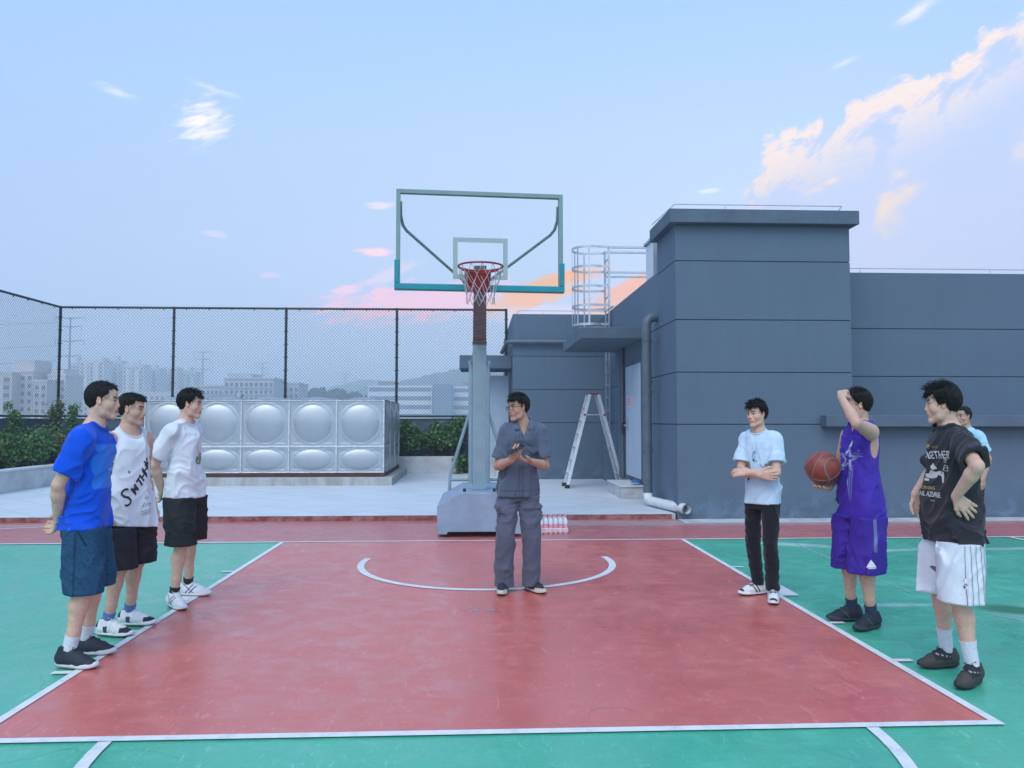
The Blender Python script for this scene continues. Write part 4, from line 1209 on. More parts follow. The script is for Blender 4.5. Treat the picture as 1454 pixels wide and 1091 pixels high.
def ik(root, target, l1, l2, pole):
    root, target = V3(root), V3(target)
    d = target - root; L = np.linalg.norm(d); L2 = min(L, (l1 + l2) * .999); u = d / L
    a = (l1 * l1 - l2 * l2 + L2 * L2) / (2 * L2); h = math.sqrt(max(0, l1 * l1 - a * a))
    p = V3(pole); p = p - u * p.dot(u); p = unit(p)
    j = root + u * a + p * h
    return j, root + u * L2
def rotm(yaw, pitch=0, roll=0):
    return np.array(Matrix.Rotation(yaw, 3, 'Z') @ Matrix.Rotation(pitch, 3, 'Y') @ Matrix.Rotation(roll, 3, 'X'))

def add_hand(F, wrist, d, n, sgn, curl=.35, spread=.05, thumb=(.6, .7, .25), curls=None, sc=1.0):
    """palm, five fingers and thumb; d = finger direction, n = palm normal, sgn gives the thumb side"""
    d = unit(d); n = V3(n); n = unit(n - d * n.dot(d)); s = np.cross(n, d) * sgn
    wrist = V3(wrist)
    kn = []
    for i, o in enumerate((.031, .011, -.010, -.029)):
        k0 = wrist + d * .012 * sc + s * o * .55 * sc; k1 = wrist + d * (.088 - abs(i - 1) * .004) * sc + s * o * sc
        F.rc(k0, k1, .0145 * sc, .0125 * sc, .014); kn.append(k1)
    tips = []
    for i, (k1, L) in enumerate(zip(kn, (.072, .082, .076, .060))):
        L *= sc; c = curl if curls is None else curls[i]
        ang = c * .7; p = k1; dd0 = unit(d + s * (1.5 - i) * spread)
        for j, (fr, r0, r1) in enumerate(((.45, .0105, .0095), (.31, .0095, .0088), (.24, .0088, .0072))):
            dd = dd0 * math.cos(ang) + n * math.sin(ang); q = p + dd * L * fr
            F.rc(p, q, r0 * sc, r1 * sc, .005); p = q; ang += c
        tips.append(p)
    a, b, c = thumb
    p = wrist + d * .022 * sc + s * .024 * sc
    for (dv, L, r0, r1) in ((d * a + s * b + n * c, .042, .0155, .0125), (d * (a + .3) + s * b * .6 + n * (c + .15), .034, .0122, .0108), (d * (a + .5) + s * b * .2 + n * (c + .3), .027, .0108, .0085)):
        q = p + unit(dv) * L * sc; F.rc(p, q, r0 * sc, r1 * sc, .008); p = q
    return tips

# ---------------------------------------------------------------- materials for people
SKIN = {}
def attr_mat(name, rough=.6, bump=0.0, bscale=200, var=.06, vscale=20, spec=.4, sheen=0.0, weave=False, sss=0.0):
    if name in MATS: return MATS[name]
    m = bpy.data.materials.new(name); m.use_nodes = True
    t = NT(m.node_tree); bs = m.node_tree.nodes['Principled BSDF']; L = m.node_tree.links
    at = t.n('ShaderNodeAttribute', attribute_name='col')
    v = t.n('ShaderNodeTexCoord').outputs['Object']
    f = t.sstep(t.noise(v, vscale, 4, .6), .3, .7)
    col = t.mix(1.0, at.outputs['Color'], t.mix(f, (1 - var,) * 3, (1 + var,) * 3), 'MULTIPLY')
    L.new(col, bs.inputs['Base Color']); bs.inputs['Roughness'].default_value = rough; bs.inputs['Specular IOR Level'].default_value = spec
    bs.inputs['Sheen Weight'].default_value = sheen
    if sss:
        bs.inputs['Subsurface Weight'].default_value = sss; bs.inputs['Subsurface Radius'].default_value = (.012, .004, .002); bs.inputs['Subsurface Scale'].default_value = 1.0
    if bump:
        h = t.noise(v, bscale, 3, .6)
        if weave: h = t.m('ADD', h, t.m('MULTIPLY', t.noise(v, 34, 3, .6), 1.6))
        b = t.n('ShaderNodeBump', ins={'Strength': bump, 'Distance': .004, 'Height': h}); L.new(b.outputs[0], bs.inputs['Normal'])
    MATS[name] = m
    return m
M_skin = attr_mat('skin', .6, .18, 300, .08, 45, .28, sss=.12)
M_cloth = attr_mat('cloth_cotton', .88, .30, 420, .05, 9, .2, sheen=.15, weave=True)
M_mesh = attr_mat('cloth_sport', .62, .25, 500, .05, 9, .3, weave=True)
M_denim = attr_mat('cloth_denim', .9, .4, 380, .22, 55, .2, weave=True)
M_shoe = attr_mat('shoe_upper', .65, .3, 300, .08, 30, .35)
M_sole = attr_mat('shoe_sole', .6, .1, 100, .08, 20, .35)
M_hairm = mat('hair_black', (.007, .006, .006), .62, spec=.22, var=.4, vscale=60, bump=.5, bscale=160, stretch=(1, 1, .25))
M_print = {}
def solid(c, rough=.75): return mat('print_%03d_%03d_%03d' % tuple(int(x * 255) for x in c), c, rough)

def wrinkle(seed, amp=.010, fine=.004, freq=(6, 6, 2.4)):
    """hanging folds: soft ridges stretched along the fall of the cloth, plus shallow creases"""
    def fn(x, y, z):
        w = vnoise(x * 2.5, y * 2.5, z * 2.5, seed) * 2.2
        a = vnoise(x * freq[0] + w, y * freq[1] + w, z * freq[2] + w * 1.2, seed + 1)
        b = vnoise(x * 12 + w * 3 + z * 9, y * 12 - z * 6, z * 9 + w * 4, seed + 2)
        r = 1 - np.abs(2 * a - 1); r2 = 1 - np.abs(2 * b - 1)
        return -(r ** 3 - .2) * amp * 1.9 - (r2 ** 3 - .2) * fine * 2.2
    return fn

def skin_color(P, base, Hc, HM, feat):
    """face features coloured where the skin itself has them: lips, brows, eyes, redder ears and nose"""
    col = np.tile(V3(base), (len(P), 1))
    L = (P - Hc) @ HM / feat.get('hs', .925)
    x, y, z = L[:, 0], L[:, 1], L[:, 2]
    def blend(mask, c, a=1.0):
        m = np.clip(mask, 0, 1)[:, None] * a
        col[:] = col * (1 - m) + V3(c) * m
    b = V3(base)
    near = (np.abs(z) < .16) & (np.abs(y) < .1) & (x > -.1)
    fr = (x > .045) & near
    red = b * V3((1.08, .74, .70))
    ear = near & (np.abs(y) > .0785) & (np.abs(x + .005) < .03) & (z > -.04) & (z < .035)
    blend(ear * 1.0, b * V3((1.1, .78, .74)), .7)
    blend(np.where(near, np.exp(-((x - .115) / .018) ** 2 - (y / .02) ** 2 - ((z + .034) / .016) ** 2), 0), red, .6)
    for s in (-1, 1): blend(np.where(fr, np.exp(-((y - s * .042) / .022) ** 2 - ((z + .035) / .02) ** 2), 0), red, .45)
    lip = np.where(fr & (x > .07), 1.3 - np.sqrt((y / .025) ** 2 + ((z + .070) / .0105) ** 2), 0) * 4
    blend(lip, b * V3((.86, .50, .50)), .85)
    blend(np.where(fr & (x > .07) & (np.abs(z + .0695) < .0026) & (np.abs(y) < .025), 1.0, 0), b * .32, .8)
    for s in (-1, 1):
        yy = (y - s * .0335)
        arch = .0235 - 9 * yy * yy + s * yy * .12
        blend(np.where(fr, 1.3 - np.maximum(np.abs(yy) / .0205, np.abs(z - arch) / .0052), 0) * 3, (.022, .018, .016), .9)
        e = np.sqrt((yy / .0165) ** 2 + ((z + .0005) / .0062) ** 2)
        blend(np.where(fr, (1.05 - e) * 6, 0), (.55, .52, .50), .95)
        blend(np.where(fr, (1.15 - np.sqrt((yy / .0078) ** 2 + ((z + .0005) / .0070) ** 2)) * 5, 0), (.018, .012, .010), 1.0)
        blend(np.where(fr, 1.2 - np.maximum(np.abs(yy) / .0175, np.abs(z - .0062 + 14 * yy * yy) / .0026), 0) * 3, (.02, .015, .014), .95)
    if feat.get('stubble'):
        blend(np.where(fr & (np.abs(y) < .05), np.exp(-((z + .100) / .022) ** 2), 0), b * .62, feat['stubble'])
        blend(np.where(fr & (np.abs(y) < .03), np.exp(-((z + .053) / .007) ** 2), 0), b * .55, feat['stubble'])
    if feat.get('fade'):
        m = np.where(near | ((x < 0) & (np.abs(z) < .12)), 1.0, 0) * np.clip((z + .015 + np.clip(-x, 0, .1) * .35) / .03, 0, 1) * np.clip((.072 - x) / .02, 0, 1)
        keep = (np.abs(y) > .069) & (np.abs(x + .005) < .024) & (z < .028)
        blend(np.where(keep, 0, m), (.035, .03, .028), feat['fade'])
    return col

def add_head(F, c, M, fat=1.0, feat=None):
    """head with brow, eye sockets, nose, lips, chin, jaw and ears; c centre, M columns = forward, left, up"""
    feat = feat or {}
    hs = feat.get('hs', .925) if feat else .925
    c = V3(c); W = lambda x, y, z: c + M @ V3((x, y, z)) * hs
    rc = lambda a, b, ra, rb, k=.02, mode='u': F.rc(a, b, ra * hs, rb * hs, k * hs, mode)
    ell = lambda p, r, Mx, k=.02, mode='u': F.ell(p, tuple(q * hs for q in r), Mx, k * hs, mode)
    jaw = feat.get('jaw', 1.0)
    ell(W(-.012, 0, .031), (.099, .078, .082), M, .02)
    ell(W(.022, 0, -.018), (.072, .067 * fat, .090), M, .03)
    ell(W(.030, 0, .050), (.062, .064, .050), M, .03)
    for s in (-1, 1):
        rc(W(-.002, s * .051 * fat * jaw, -.045), W(.022, s * .042 * fat * jaw, -.085), .019, .018, .03)
        rc(W(.022, s * .042 * fat * jaw, -.085), W(.070, s * .014, -.106), .018, .017, .025)
        ell(W(.052, s * .043 * fat, -.032), (.033, .026, .028), M, .025)
        rc(W(.084, s * .013, .017), W(.070, s * .052, .015), .011, .010, .014)
        ell(W(.101, s * .034, .001), (.020, .021, .0115), M, .010, 's')
        ell(W(.078, s * .0335, -.001), (.0125, .018, .0105), M, .004)
        rc(W(.087, s * .018, .008), W(.079, s * .050, .006), .0040, .0038, .004)
        rc(W(.086, s * .020, -.0085), W(.078, s * .047, -.0075), .0034, .0034, .005)
        # ear
        E = M @ rotm(s * .42, -.15, 0)
        ell(W(-.008, s * .079, -.006), (.019, .0075, .031), E, .006)
        ell(W(-.003, s * .087, -.002), (.010, .006, .018), E, .005, 's')
        ell(W(-.001, s * .076, -.030), (.009, .007, .010), E, .006)
    rc(W(.094, 0, .010), W(.104, 0, -.030), .0085, .0118, .014)
    ell(W(.105, 0, -.034), (.0125, .0130, .0110), M, .008)
    for s in (-1, 1):
        ell(W(.100, s * .0135, -.038), (.0115, .0085, .0085), M, .007)
        ell(W(.108, s * .0075, -.0455), (.006, .0042, .0035), M, .003, 's')
    ell(W(.082, 0, -.066), (.024, .034, .024), M, .02)
    for s in (-1, 1):
        rc(W(.1035, s * .004, -.0635), W(.088, s * .023, -.0695), .0056, .0036, .006)
        rc(W(.1015, 0, -.0765), W(.087, s * .021, -.0715), .0068, .0038, .006)
    rc(W(.113, -.024, -.0697), W(.113, .024, -.0697), .0036, .0036, .003, 's')
    ell(W(.083, 0, -.108), (.019, .022, .017), M, .02)
    rc(W(.112, 0, -.049), W(.108, 0, -.058), .004, .004, .005, 's')

def hair_obj(parent, c, M, st, seed):
    """short hair: a cap cut along the hairline plus tapered locks that break the outline"""
    c = V3(c); rg = np.random.RandomState(seed); hs = st.get('hs', .925)
    top, side, back, fringe, fz = st['top'], st['side'], st['back'], st.get('fringe', 0), st.get('front', .072)
    F = Field(); I = np.eye(3)
    F.ell((-.014, 0, .033 + top * .4), (.101 + back * .6, .079 + side * .75, .083 + top * .65), I, .02)
    F.ell((-.035, 0, .02), (.083 + back * .7, .077 + side, .092), I, .025)
    F.ell((.030, 0, .058 + top * .4), (.062, .067 + side * .7, .046 + top * .5), I, .03)
    if fringe:
        F.ell((.052, 0, .070), (.052, .072, .040), I, .02)
        F.ell((.072, .012, .068 - fringe * .4), (.030, .056, .030), I, .02)
    def line(x, y, z):
        # hairline: high over the face, down in front of the ear, low at the nape
        fy = np.abs(y)
        front = fz - fringe * np.clip(1 - fy / .075, 0, 1) + .0 * x
        burn = np.interp(x.ravel(), [-.12, -.06, -.030, -.018, .012, .034, .050, .075], [-.075, -.068, -.040, st.get('ear', .026), st.get('burn', -.004), st.get('temple', .020), .048, .2]).reshape(x.shape)
        hl = np.where(x > .050, front, np.minimum(burn, front + 0 * burn))
        hl = np.where((x > .03) & (fy > .05), np.maximum(hl, st.get('temple', .020)), hl)
        return (hl - z) * .8
    def ln(x, y, z):
        X3, Y3, Z3 = np.broadcast_arrays(x, y, z); return line(X3, Y3, Z3)
    F.op(ln, (-.2, -.2, -.2), (.2, .2, .25), .006, 'i')
    def nz(x, y, z):
        a = vnoise(x * 45 + z * 16, y * 60, z * 18, seed); b = vnoise(x * 110, y * 130, z * 40, seed + 3)
        return -(a - .5) * st.get('rough', .012) * .6 - (b - .5) * .004
    xs = axis(-.15, .16, .0045); ys = axis(-.13, .13, .0045); zs = axis(-.12, .19, .0045)
    D = F.eval(xs, ys, zs, nz); Vv, Q = surface_net(D, xs, ys, zs)
    # locks
    nrm = unit(V3((0, 0, 1)))
    vs, fs = [], []
    idx = rg.choice(len(Vv), min(len(Vv), st.get('locks', 420)), replace=False)
    for i in idx:
        p = Vv[i]; n = unit((p - V3((-.015, 0, .02))) / V3((1, .9, 1)))
        if p[2] < .0 and rg.rand() < .6: continue
        flow = unit(V3((p[0] * .2 + st.get('flow', .5), p[1] * 2.0, -1.2 if p[2] < .09 else .1)))
        spike = st.get('spike', .3)
        d = unit(n * (spike * .7 + rg.rand() * .22) + flow * .9 + rg.normal(0, .16, 3))
        L = st.get('len', .028) * (.6 + .8 * rg.rand()) * (1.0 if p[2] > .05 else .55)
        if p[0] > .05 and p[2] < .075: L *= .7
        w = .0026; side_ = unit(np.cross(d, n)); base = p - n * .004; b = len(vs)
        mid = base + d * L * .55 + n * .002; tip = base + d * L + flow * L * .18
        for q, ww in ((base, w), (mid, w * .7)):
            vs += [q + side_ * ww, q + n * ww * .8, q - side_ * ww]
        vs.append(tip)
        fs += [(b, b + 1, b + 4, b + 3), (b + 1, b + 2, b + 5, b + 4), (b + 2, b, b + 3, b + 5)]
        fs += [(b + 3, b + 4, b + 6, b + 6), (b + 4, b + 5, b + 6, b + 6), (b + 5, b + 3, b + 6, b + 6)]
    mb = MB(); mb.v = [tuple(v) for v in (Vv * hs @ M.T + c)] + [tuple(c + M @ V3(v) * hs) for v in vs]
    o = len(Vv)
    mb.f = [tuple(q) for q in Q.tolist()] + [tuple(dict.fromkeys(i + o for i in f)) for f in fs]
    mb.m = [0] * len(mb.f)
    me = bpy.data.meshes.new('hair'); me.from_pydata(mb.v, [], mb.f); me.materials.append(M_hairm)
    me.polygons.foreach_set('use_smooth', [True] * len(mb.f))
    ob = bpy.data.objects.new('hair', me); COL.objects.link(ob); ob.parent = parent
    return ob

def make_shoe(st, parent, pos, yaw, mirror):
    """sneaker: upper, sole and laces; built once per person, shared by both feet"""
    if 'cache' not in st:
        F = Field(); I = np.eye(3)
        fy = (V3((0, 1, 0)), .92); 
        F.rc((-.040, 0, .050), (.030, 0, .052), .041, .043, .03)
        F.rc((.030, 0, .048), (.105, .004, .036), .042, .044, .03)
        F.rc((.100, .004, .034), (.160, .006, .027), .042, .036, .025, flat=(V3((0, 0, 1)), .72))
        F.rc((-.028, 0, .060), (-.018, 0, st.get('collar', .105)), .043, .041, .03)
        F.rc((.012, 0, .085), (.07, .002, .066), .030, .026, .025)
        F.cut((0, 0, -1), -.020, (-.2, -.2, -.1), (.3, .2, .3), .006)
        F.ell((-.016, 0, st.get('collar', .105) + .026), (.040, .034, .040), I, .008, 's')
        F.rc((-.016, 0, .08), (-.016, 0, .2), .028, .032, .006, 's')
        F.cut((-.25, 0, 1), st.get('collar', .105) + .012, (-.2, -.2, -.1), (.3, .2, .3), .006)
        def nz(x, y, z): return -(vnoise(x * 30, y * 30, z * 30, 5) - .5) * .003 - .0012 * np.sin(x * 170) * ((x > .0) & (x < .11) & (z > .06))
        xs = axis(-.12, .23, .0036); ys = axis(-.08, .08, .0036); zs = axis(0, .2, .0036)
        D = F.eval(xs, ys, zs, nz); Vv, Q = surface_net(D, xs, ys, zs)
        x, y, z = Vv[:, 0], Vv[:, 1], Vv[:, 2]
        col = np.tile(V3(st['upper']), (len(Vv), 1))
        for (cond, c) in st.get('zones', ()): col[cond(x, y, z)] = c
        # sole
        n = 40; out = []
        for i in range(n):
            a = 2 * math.pi * i / n; cx = math.cos(a); sy = math.sin(a)
            xx = .063 + .142 * np.sign(cx) * abs(cx) ** .75
            ww = np.interp(xx, [-.08, -.04, .02, .07, .12, .17, .205], [.036, .040, .037, .043, .049, .044, .03])
            out.append((xx, np.sign(sy) * abs(sy) ** .6 * ww + .003 * (xx > .05)))
        SV, SF, SC_ = [], [], []
        lift = lambda xx: .010 * max(0, (xx - .14) / .065) ** 2
        th = st.get('sole_h', .030)
        lv = [(.94, 0.0, 1), (1.02, .006, 1), (1.04, .012, 0), (1.02, th - .004, 0), (.95, th, 0)]
        for (k_, zz, dark) in lv:
            for (xx, yy_) in out:
                SV.append((.063 + (xx - .063) * k_, yy_ * k_, zz + lift(xx) + (.006 * max(0, (.02 - xx) / .1) if zz > .01 else 0)))
                SC_.append(st['outsole'] if dark else st['sole'])
        for l_ in range(len(lv) - 1):
            for i in range(n): SF.append((l_ * n + i, l_ * n + (i + 1) % n, (l_ + 1) * n + (i + 1) % n, (l_ + 1) * n + i))
        SV2 = SV + [(.063, 0, 0), (.063, 0, th)]; SC_ += [st['outsole'], st['sole']]
        for i in range(n):
            SF.append(((i + 1) % n, i, len(SV), len(SV))); SF.append(((len(lv) - 1) * n + i, (len(lv) - 1) * n + (i + 1) % n, len(SV) + 1, len(SV) + 1))
        up = link_mesh('shoe_upper', Vv, Q, M_shoe, None, col)
        me = bpy.data.meshes.new('sole'); me.from_pydata(SV2, [], [tuple(dict.fromkeys(f)) for f in SF]); me.materials.append(M_sole)
        at = me.attributes.new('col', 'FLOAT_COLOR', 'POINT'); at.data.foreach_set('color', np.concatenate([np.array(SC_), np.ones((len(SV2), 1))], 1).astype(np.float32).ravel())
        me.polygons.foreach_set('use_smooth', [True] * len(me.polygons))
        bvh = BVHTree.FromPolygons([tuple(v) for v in Vv], [tuple(q) for q in Q.tolist()])
        lb = MB()
        for i in range(5):
            xx = .018 + i * .017; pts = []
            for j in range(7):
                yy_ = (-1 + j / 3) * (.021 - i * .0012)
                h = bvh.ray_cast(Vector((xx + .004 * (-1) ** i * (j / 3 - 1), yy_, .2)), Vector((0, 0, -1)))
                if h[0] is not None: pts.append(h[0] + Vector((0, 0, .002)))
            if len(pts) > 2: lb.tube(pts, .0030, 5)
        h = bvh.ray_cast(Vector((.022, 0, .2)), Vector((0, 0, -1)))
        if h[0] is not None:
            q = h[0]
            for s in (-1, 1):
                lb.tube([q, q + Vector((-.004, s * .018, .016)), q + Vector((.012, s * .034, .010)), q + Vector((.014, s * .020, .002)), q], .0026, 5)
                lb.tube([q, q + Vector((.018, s * .012, .004)), q + Vector((.03, s * .030, -.012))], .0024, 5)
        la = lb.build('laces', solid(st.get('lace', st['upper'])), None, smooth=True)
        COL.objects.unlink(up); COL.objects.unlink(la)
        st['cache'] = (up.data, me, la.data)
        bpy.data.objects.remove(up); bpy.data.objects.remove(la)
    a, b, c = st['cache']
    root = bpy.data.objects.new('shoe', a); COL.objects.link(root); root.parent = parent
    root.location = (pos[0], pos[1], 0); root.rotation_euler = (0, 0, yaw); root.scale = (1.06, mirror * 1.03, 1)
    for nm, me in (('sole', b), ('laces', c)):
        o = bpy.data.objects.new(nm, me); COL.objects.link(o); o.parent = root
    return root

class Shirt2D: pass
def project_print(shirt, parts, origin, right, up, mats, parent_name='shirt_print', lift=.0025, dirn=None):
    """lays flat shapes (in metres, x right / y up) onto the cloth by casting them along the chest normal"""
    me = shirt.data
    n = len(me.vertices); co = np.empty(n * 3, np.float32); me.vertices.foreach_get('co', co); co = co.reshape(-1, 3)
    q = np.empty(len(me.loops), np.int32); me.loops.foreach_get('vertex_index', q); q = q.reshape(-1, 4)
    bvh = BVHTree.FromPolygons([tuple(v) for v in co.tolist()], [tuple(f) for f in q.tolist()])
    right = Vector(right).normalized(); up = Vector(up).normalized()
    nrm = right.cross(up).normalized() if dirn is None else Vector(dirn).normalized()
    origin = Vector(origin)
    bm = bmesh.new()
    for (verts, faces, mi) in parts:
        base = [bm.verts.new((v[0], v[1], 0)) for v in verts]
        for f in faces:
            try:
                fc = bm.faces.new([base[i] for i in f]); fc.material_index = mi
            except ValueError: pass
    bmesh.ops.triangulate(bm, faces=bm.faces)
    for it in range(4):
        es = [e for e in bm.edges if e.calc_length() > .012]
        if not es: break
        bmesh.ops.subdivide_edges(bm, edges=es, cuts=1)
    bmesh.ops.triangulate(bm, faces=bm.faces)
    dead = []
    for v in bm.verts:
        p = origin + right * v.co.x + up * v.co.y + nrm * .35
        h = bvh.ray_cast(p, -nrm, .8)
        if h[0] is None: dead.append(v)
        else: v.co = h[0] + nrm * lift + h[1] * .0006
    bmesh.ops.delete(bm, geom=dead, context='VERTS')
    bad = [f for f in bm.faces if f.calc_area() > 4e-4 or max(e.calc_length() for e in f.edges) > .05]
    bmesh.ops.delete(bm, geom=bad, context='FACES')
    m2 = bpy.data.meshes.new(parent_name); bm.to_mesh(m2); bm.free()
    for m in mats: m2.materials.append(m)
    o = bpy.data.objects.new(parent_name, m2); COL.objects.link(o); o.parent = shirt
    return o
def text_part(s, size, at=(0, 0), mi=0, ang=0.0, bold=.0, shear=0.0, sx=1.0, align='LEFT', arch=0.0):
    cu = bpy.data.curves.new('t', 'FONT'); cu.body = s; cu.size = size; cu.offset = bold; cu.shear = shear; cu.resolution_u = 3; cu.align_x = align
    ob = bpy.data.objects.new('t', cu); COL.objects.link(ob)
    dg = bpy.context.evaluated_depsgraph_get(); me = bpy.data.meshes.new_from_object(ob.evaluated_get(dg))
    c, s_ = math.cos(ang), math.sin(ang)
    vs = []
    for v in me.vertices:
        x, y = v.co.x * sx, v.co.y
        y += arch * x * x
        vs.append((at[0] + x * c - y * s_, at[1] + x * s_ + y * c))
    fs = [tuple(p.vertices) for p in me.polygons]
    bpy.data.objects.remove(ob); bpy.data.curves.remove(cu); bpy.data.meshes.remove(me)
    return (vs, fs, mi)
def poly_part(pts, mi=0): return (list(pts), [tuple(range(len(pts)))], mi)
def stroke_part(pts, w, mi=0):
    vs, fs = [], []
    for i, p in enumerate(pts):
        a = Vector(pts[max(0, i - 1)]); b = Vector(pts[min(len(pts) - 1, i + 1)]); t = (b - a).normalized(); n = Vector((-t.y, t.x)) * w / 2
        vs += [(p[0] + n.x, p[1] + n.y), (p[0] - n.x, p[1] - n.y)]
        if i: k = 2 * i; fs.append((k - 2, k - 1, k + 1, k))
    return (vs, fs, mi)
def disc_part(c, rx, ry=None, mi=0, n=18):
    ry = ry or rx; return poly_part([(c[0] + rx * math.cos(2 * math.pi * i / n), c[1] + ry * math.sin(2 * math.pi * i / n)) for i in range(n)], mi)

# ---------------------------------------------------------------- the figure
def make_person(c):
    seed = c['seed']; sc = c['stature'] / 1.72
    P = empty('person', (c['root'][0], c['root'][1], 0.004), R(c['heading']), c['label'], 'person', c.get('group'))
    wd = c.get('wide', .925); P.scale = (sc * wd, sc * wd, sc)
    px, py = c.get('pelvis', (0, 0)); twist = R(c.get('twist', 0)); nx, ny = c.get('neck', (.0, 0)); fat = c.get('fat', 1.0); belly = c.get('belly', 0.0)
    hipyaw = R(c.get('hipyaw', 0))
    zn = 1.455; bw = c.get('shw', .164)
    def spine(z):
        q = np.clip((z - .92) / (zn - .92), -.2, 1.15); return px + (nx - px) * q, py + (ny - py) * q
    def yaw(z): return hipyaw + (twist - hipyaw) * np.clip((z - .95) / .35, 0, 1)
    cS, sS = math.cos(twist), math.sin(twist)
    rot = lambda x, y: np.array([x * cS - y * sS, x * sS + y * cS])
    cx, cy = spine(1.366)
    shz = c.get('shz', 1.366)
    SH = {}
    for s, nm in ((-1, 'R'), (1, 'L')):
        o = rot(c.get('sh' + nm, (0, 0, 0))[0] - .005, s * bw + c.get('sh' + nm, (0, 0, 0))[1]); SH[nm] = V3((cx + o[0], cy + o[1], shz + c.get('sh' + nm, (0, 0, 0))[2]))
    ch, sh_ = math.cos(hipyaw), math.sin(hipyaw)
    HP = {nm: V3((px - s * .088 * sh_, py + s * .088 * ch, .90)) for s, nm in ((-1, 'R'), (1, 'L'))}
    AN, KN, FY = {}, {}, {}
    for nm in 'RL':
        fx, fy, fyaw = c['foot' + nm]; AN[nm] = V3((fx, fy, .085)); FY[nm] = R(fyaw)
        pole = V3((math.cos(R(fyaw)) + .6, math.sin(R(fyaw)) * .8, 0))
        KN[nm], _ = ik(HP[nm], AN[nm], .425, .405, pole)
    EL, WR = {}, {}
    for nm in 'RL':
        a = c['arm' + nm]; EL[nm], WR[nm] = ik(SH[nm], a['wrist'], .295, .255, a['pole'])
    # ---- body
    F = Field(); zz = np.linspace(.80, 1.45, 14)
    tab = np.array([(.80, .140, .08, .10), (.90, .148, .09, .105), (1.0, .140, .09, .095), (1.10, .138, .10, .088), (1.2, .148, .108, .09), (1.3, .158, .110, .100), (1.36, .148, .092, .095), (1.41, .100, .065, .075), (1.45, .058, .05, .06)])
    def rows(tb_, infl=0.0, bel=0.0):
        out = []
        for (z, w, f, b) in tb_:
            x0, y0 = spine(z); g = math.exp(-((z - 1.03) / .13) ** 2) * bel
            out.append((z, w * fat + infl, f * (1 + (fat - 1) * .6) + infl + g, b * (1 + (fat - 1) * .6) + infl, x0, y0))
        return out
    yw = lambda tb_: [yaw(r[0]) for r in tb_]
    F.loft(rows(tab, 0, belly * .9), yw(tab), .03)
    hy = R(c.get('head', (0, 0, 0))[0]); hp = R(c['head'][1]); hr = R(c['head'][2] if len(c['head']) > 2 else 0)
    HM = rotm(hy, hp, hr)
    nb = V3((*spine(1.40), 1.40)); nt = V3((*spine(1.450), 1.450)) + V3((.012, 0, 0))
    hx, hyy = c.get('headpos', (nx + .035, ny))
    HC = V3((hx, hyy, c.get('headz', 1.600)))
    jb = HC + HM @ V3((-.020, 0, -.052))
    F.rc(nb, nt, .066 * fat ** .5, .060 * fat ** .5, .03); F.rc(nt, jb, .060 * fat ** .5, .053 * fat ** .5, .02)
    for nm in 'RL':
        F.rc(nt + V3((-.02, 0, -.012)), SH[nm] + V3((0, 0, -.002)), .040, .040, .04)
        F.rc(SH[nm], SH[nm] + (EL[nm] - SH[nm]) * .25, .051, .050, .03)
        g = c.get('arm_w', 1.0)
        F.chain([SH[nm], SH[nm] * .55 + EL[nm] * .45, EL[nm]], [.054 * g, .047 * g, .038 * g], .02)
        fo = EL[nm] + (WR[nm] - EL[nm]) * .28
        F.chain([EL[nm], fo, WR[nm]], [.037 * g, .042 * g, .0275 * g], .015)
        a = c['arm' + nm]
        add_hand(F, WR[nm], a.get('dir', WR[nm] - EL[nm]), a['palm'], -1 if nm == 'R' else 1, a.get('curl', .35), a.get('spread', .06), a.get('thumb', (.6, .7, .25)), a.get('curls'), sc=a.get('sc', 1.0))
        lw = c.get('leg_w', 1.0)
        F.chain([HP[nm], HP[nm] * .4 + KN[nm] * .6, KN[nm]], [.070, .066 * lw, .053 * lw], .02)
        back = unit(V3((-math.cos(FY[nm]) - .8, -math.sin(FY[nm]), 0)))
        calf = KN[nm] + (AN[nm] - KN[nm]) * .30 + back * .016
        F.chain([KN[nm], calf, KN[nm] * .30 + AN[nm] * .70, AN[nm]], [.051 * lw, .055 * lw, .038 * lw, .034 * lw], .02)
        F.rc(KN[nm] - back * .018 + V3((0, 0, .005)), KN[nm] - back * .018 - V3((0, 0, .02)), .034, .030, .02)
        F.rc(AN[nm], AN[nm] + V3((math.cos(FY[nm]) * .07, math.sin(FY[nm]) * .07, -.035)), .034, .03, .02)
    add_head(F, HC, HM, c.get('face_w', 1.0), c.get('feat', {}))
    fine = [[], [], []]
    for ax in range(3):
        fine[ax].append((HC[ax], .125, .0034))
        for nm in 'RL':
            dv = unit(c['arm' + nm].get('dir', WR[nm] - EL[nm])); ctr = WR[nm] + dv * .08
            fine[ax].append((ctr[ax], .085, .0050))
    allp = np.array(list(SH.values()) + list(EL.values()) + list(WR.values()) + list(AN.values()) + list(KN.values()) + [HC])
    lo = allp.min(0) - .24; hi = allp.max(0) + .24; lo[2] = .03; hi[2] = HC[2] + .17
    xs, ys, zs = [axis(lo[i], hi[i], .0085, fine[i]) for i in range(3)]
    D = F.eval(xs, ys, zs); Vv, Q = surface_net(D, xs, ys, zs)
    body = link_mesh('body', Vv, Q, M_skin, P, skin_color(Vv, c['skin'], HC, HM, c.get('feat', {})))
    hair_obj(P, HC, HM, c['hair'], seed)
    cs = .0075
    # ---- top
    T = c['top']; kind = T['kind']
    hem = T['hem']; ease = T.get('ease', .018)
    tt = np.array([(hem - .1, .182, .126, .138), (.86, .180, .126, .136), (.95, .172, .122, .128), (1.03, .162, .118, .116), (1.12, .152, .116, .104), (1.22, .152, .116, .102), (1.30, .154, .114, .104), (1.355, .142, .100, .100), (1.40, .112, .078, .084), (1.43, .078, .066, .072), (1.462, .068, .060, .068)])
    tt[0, 1:] += T.get('flare', .0)
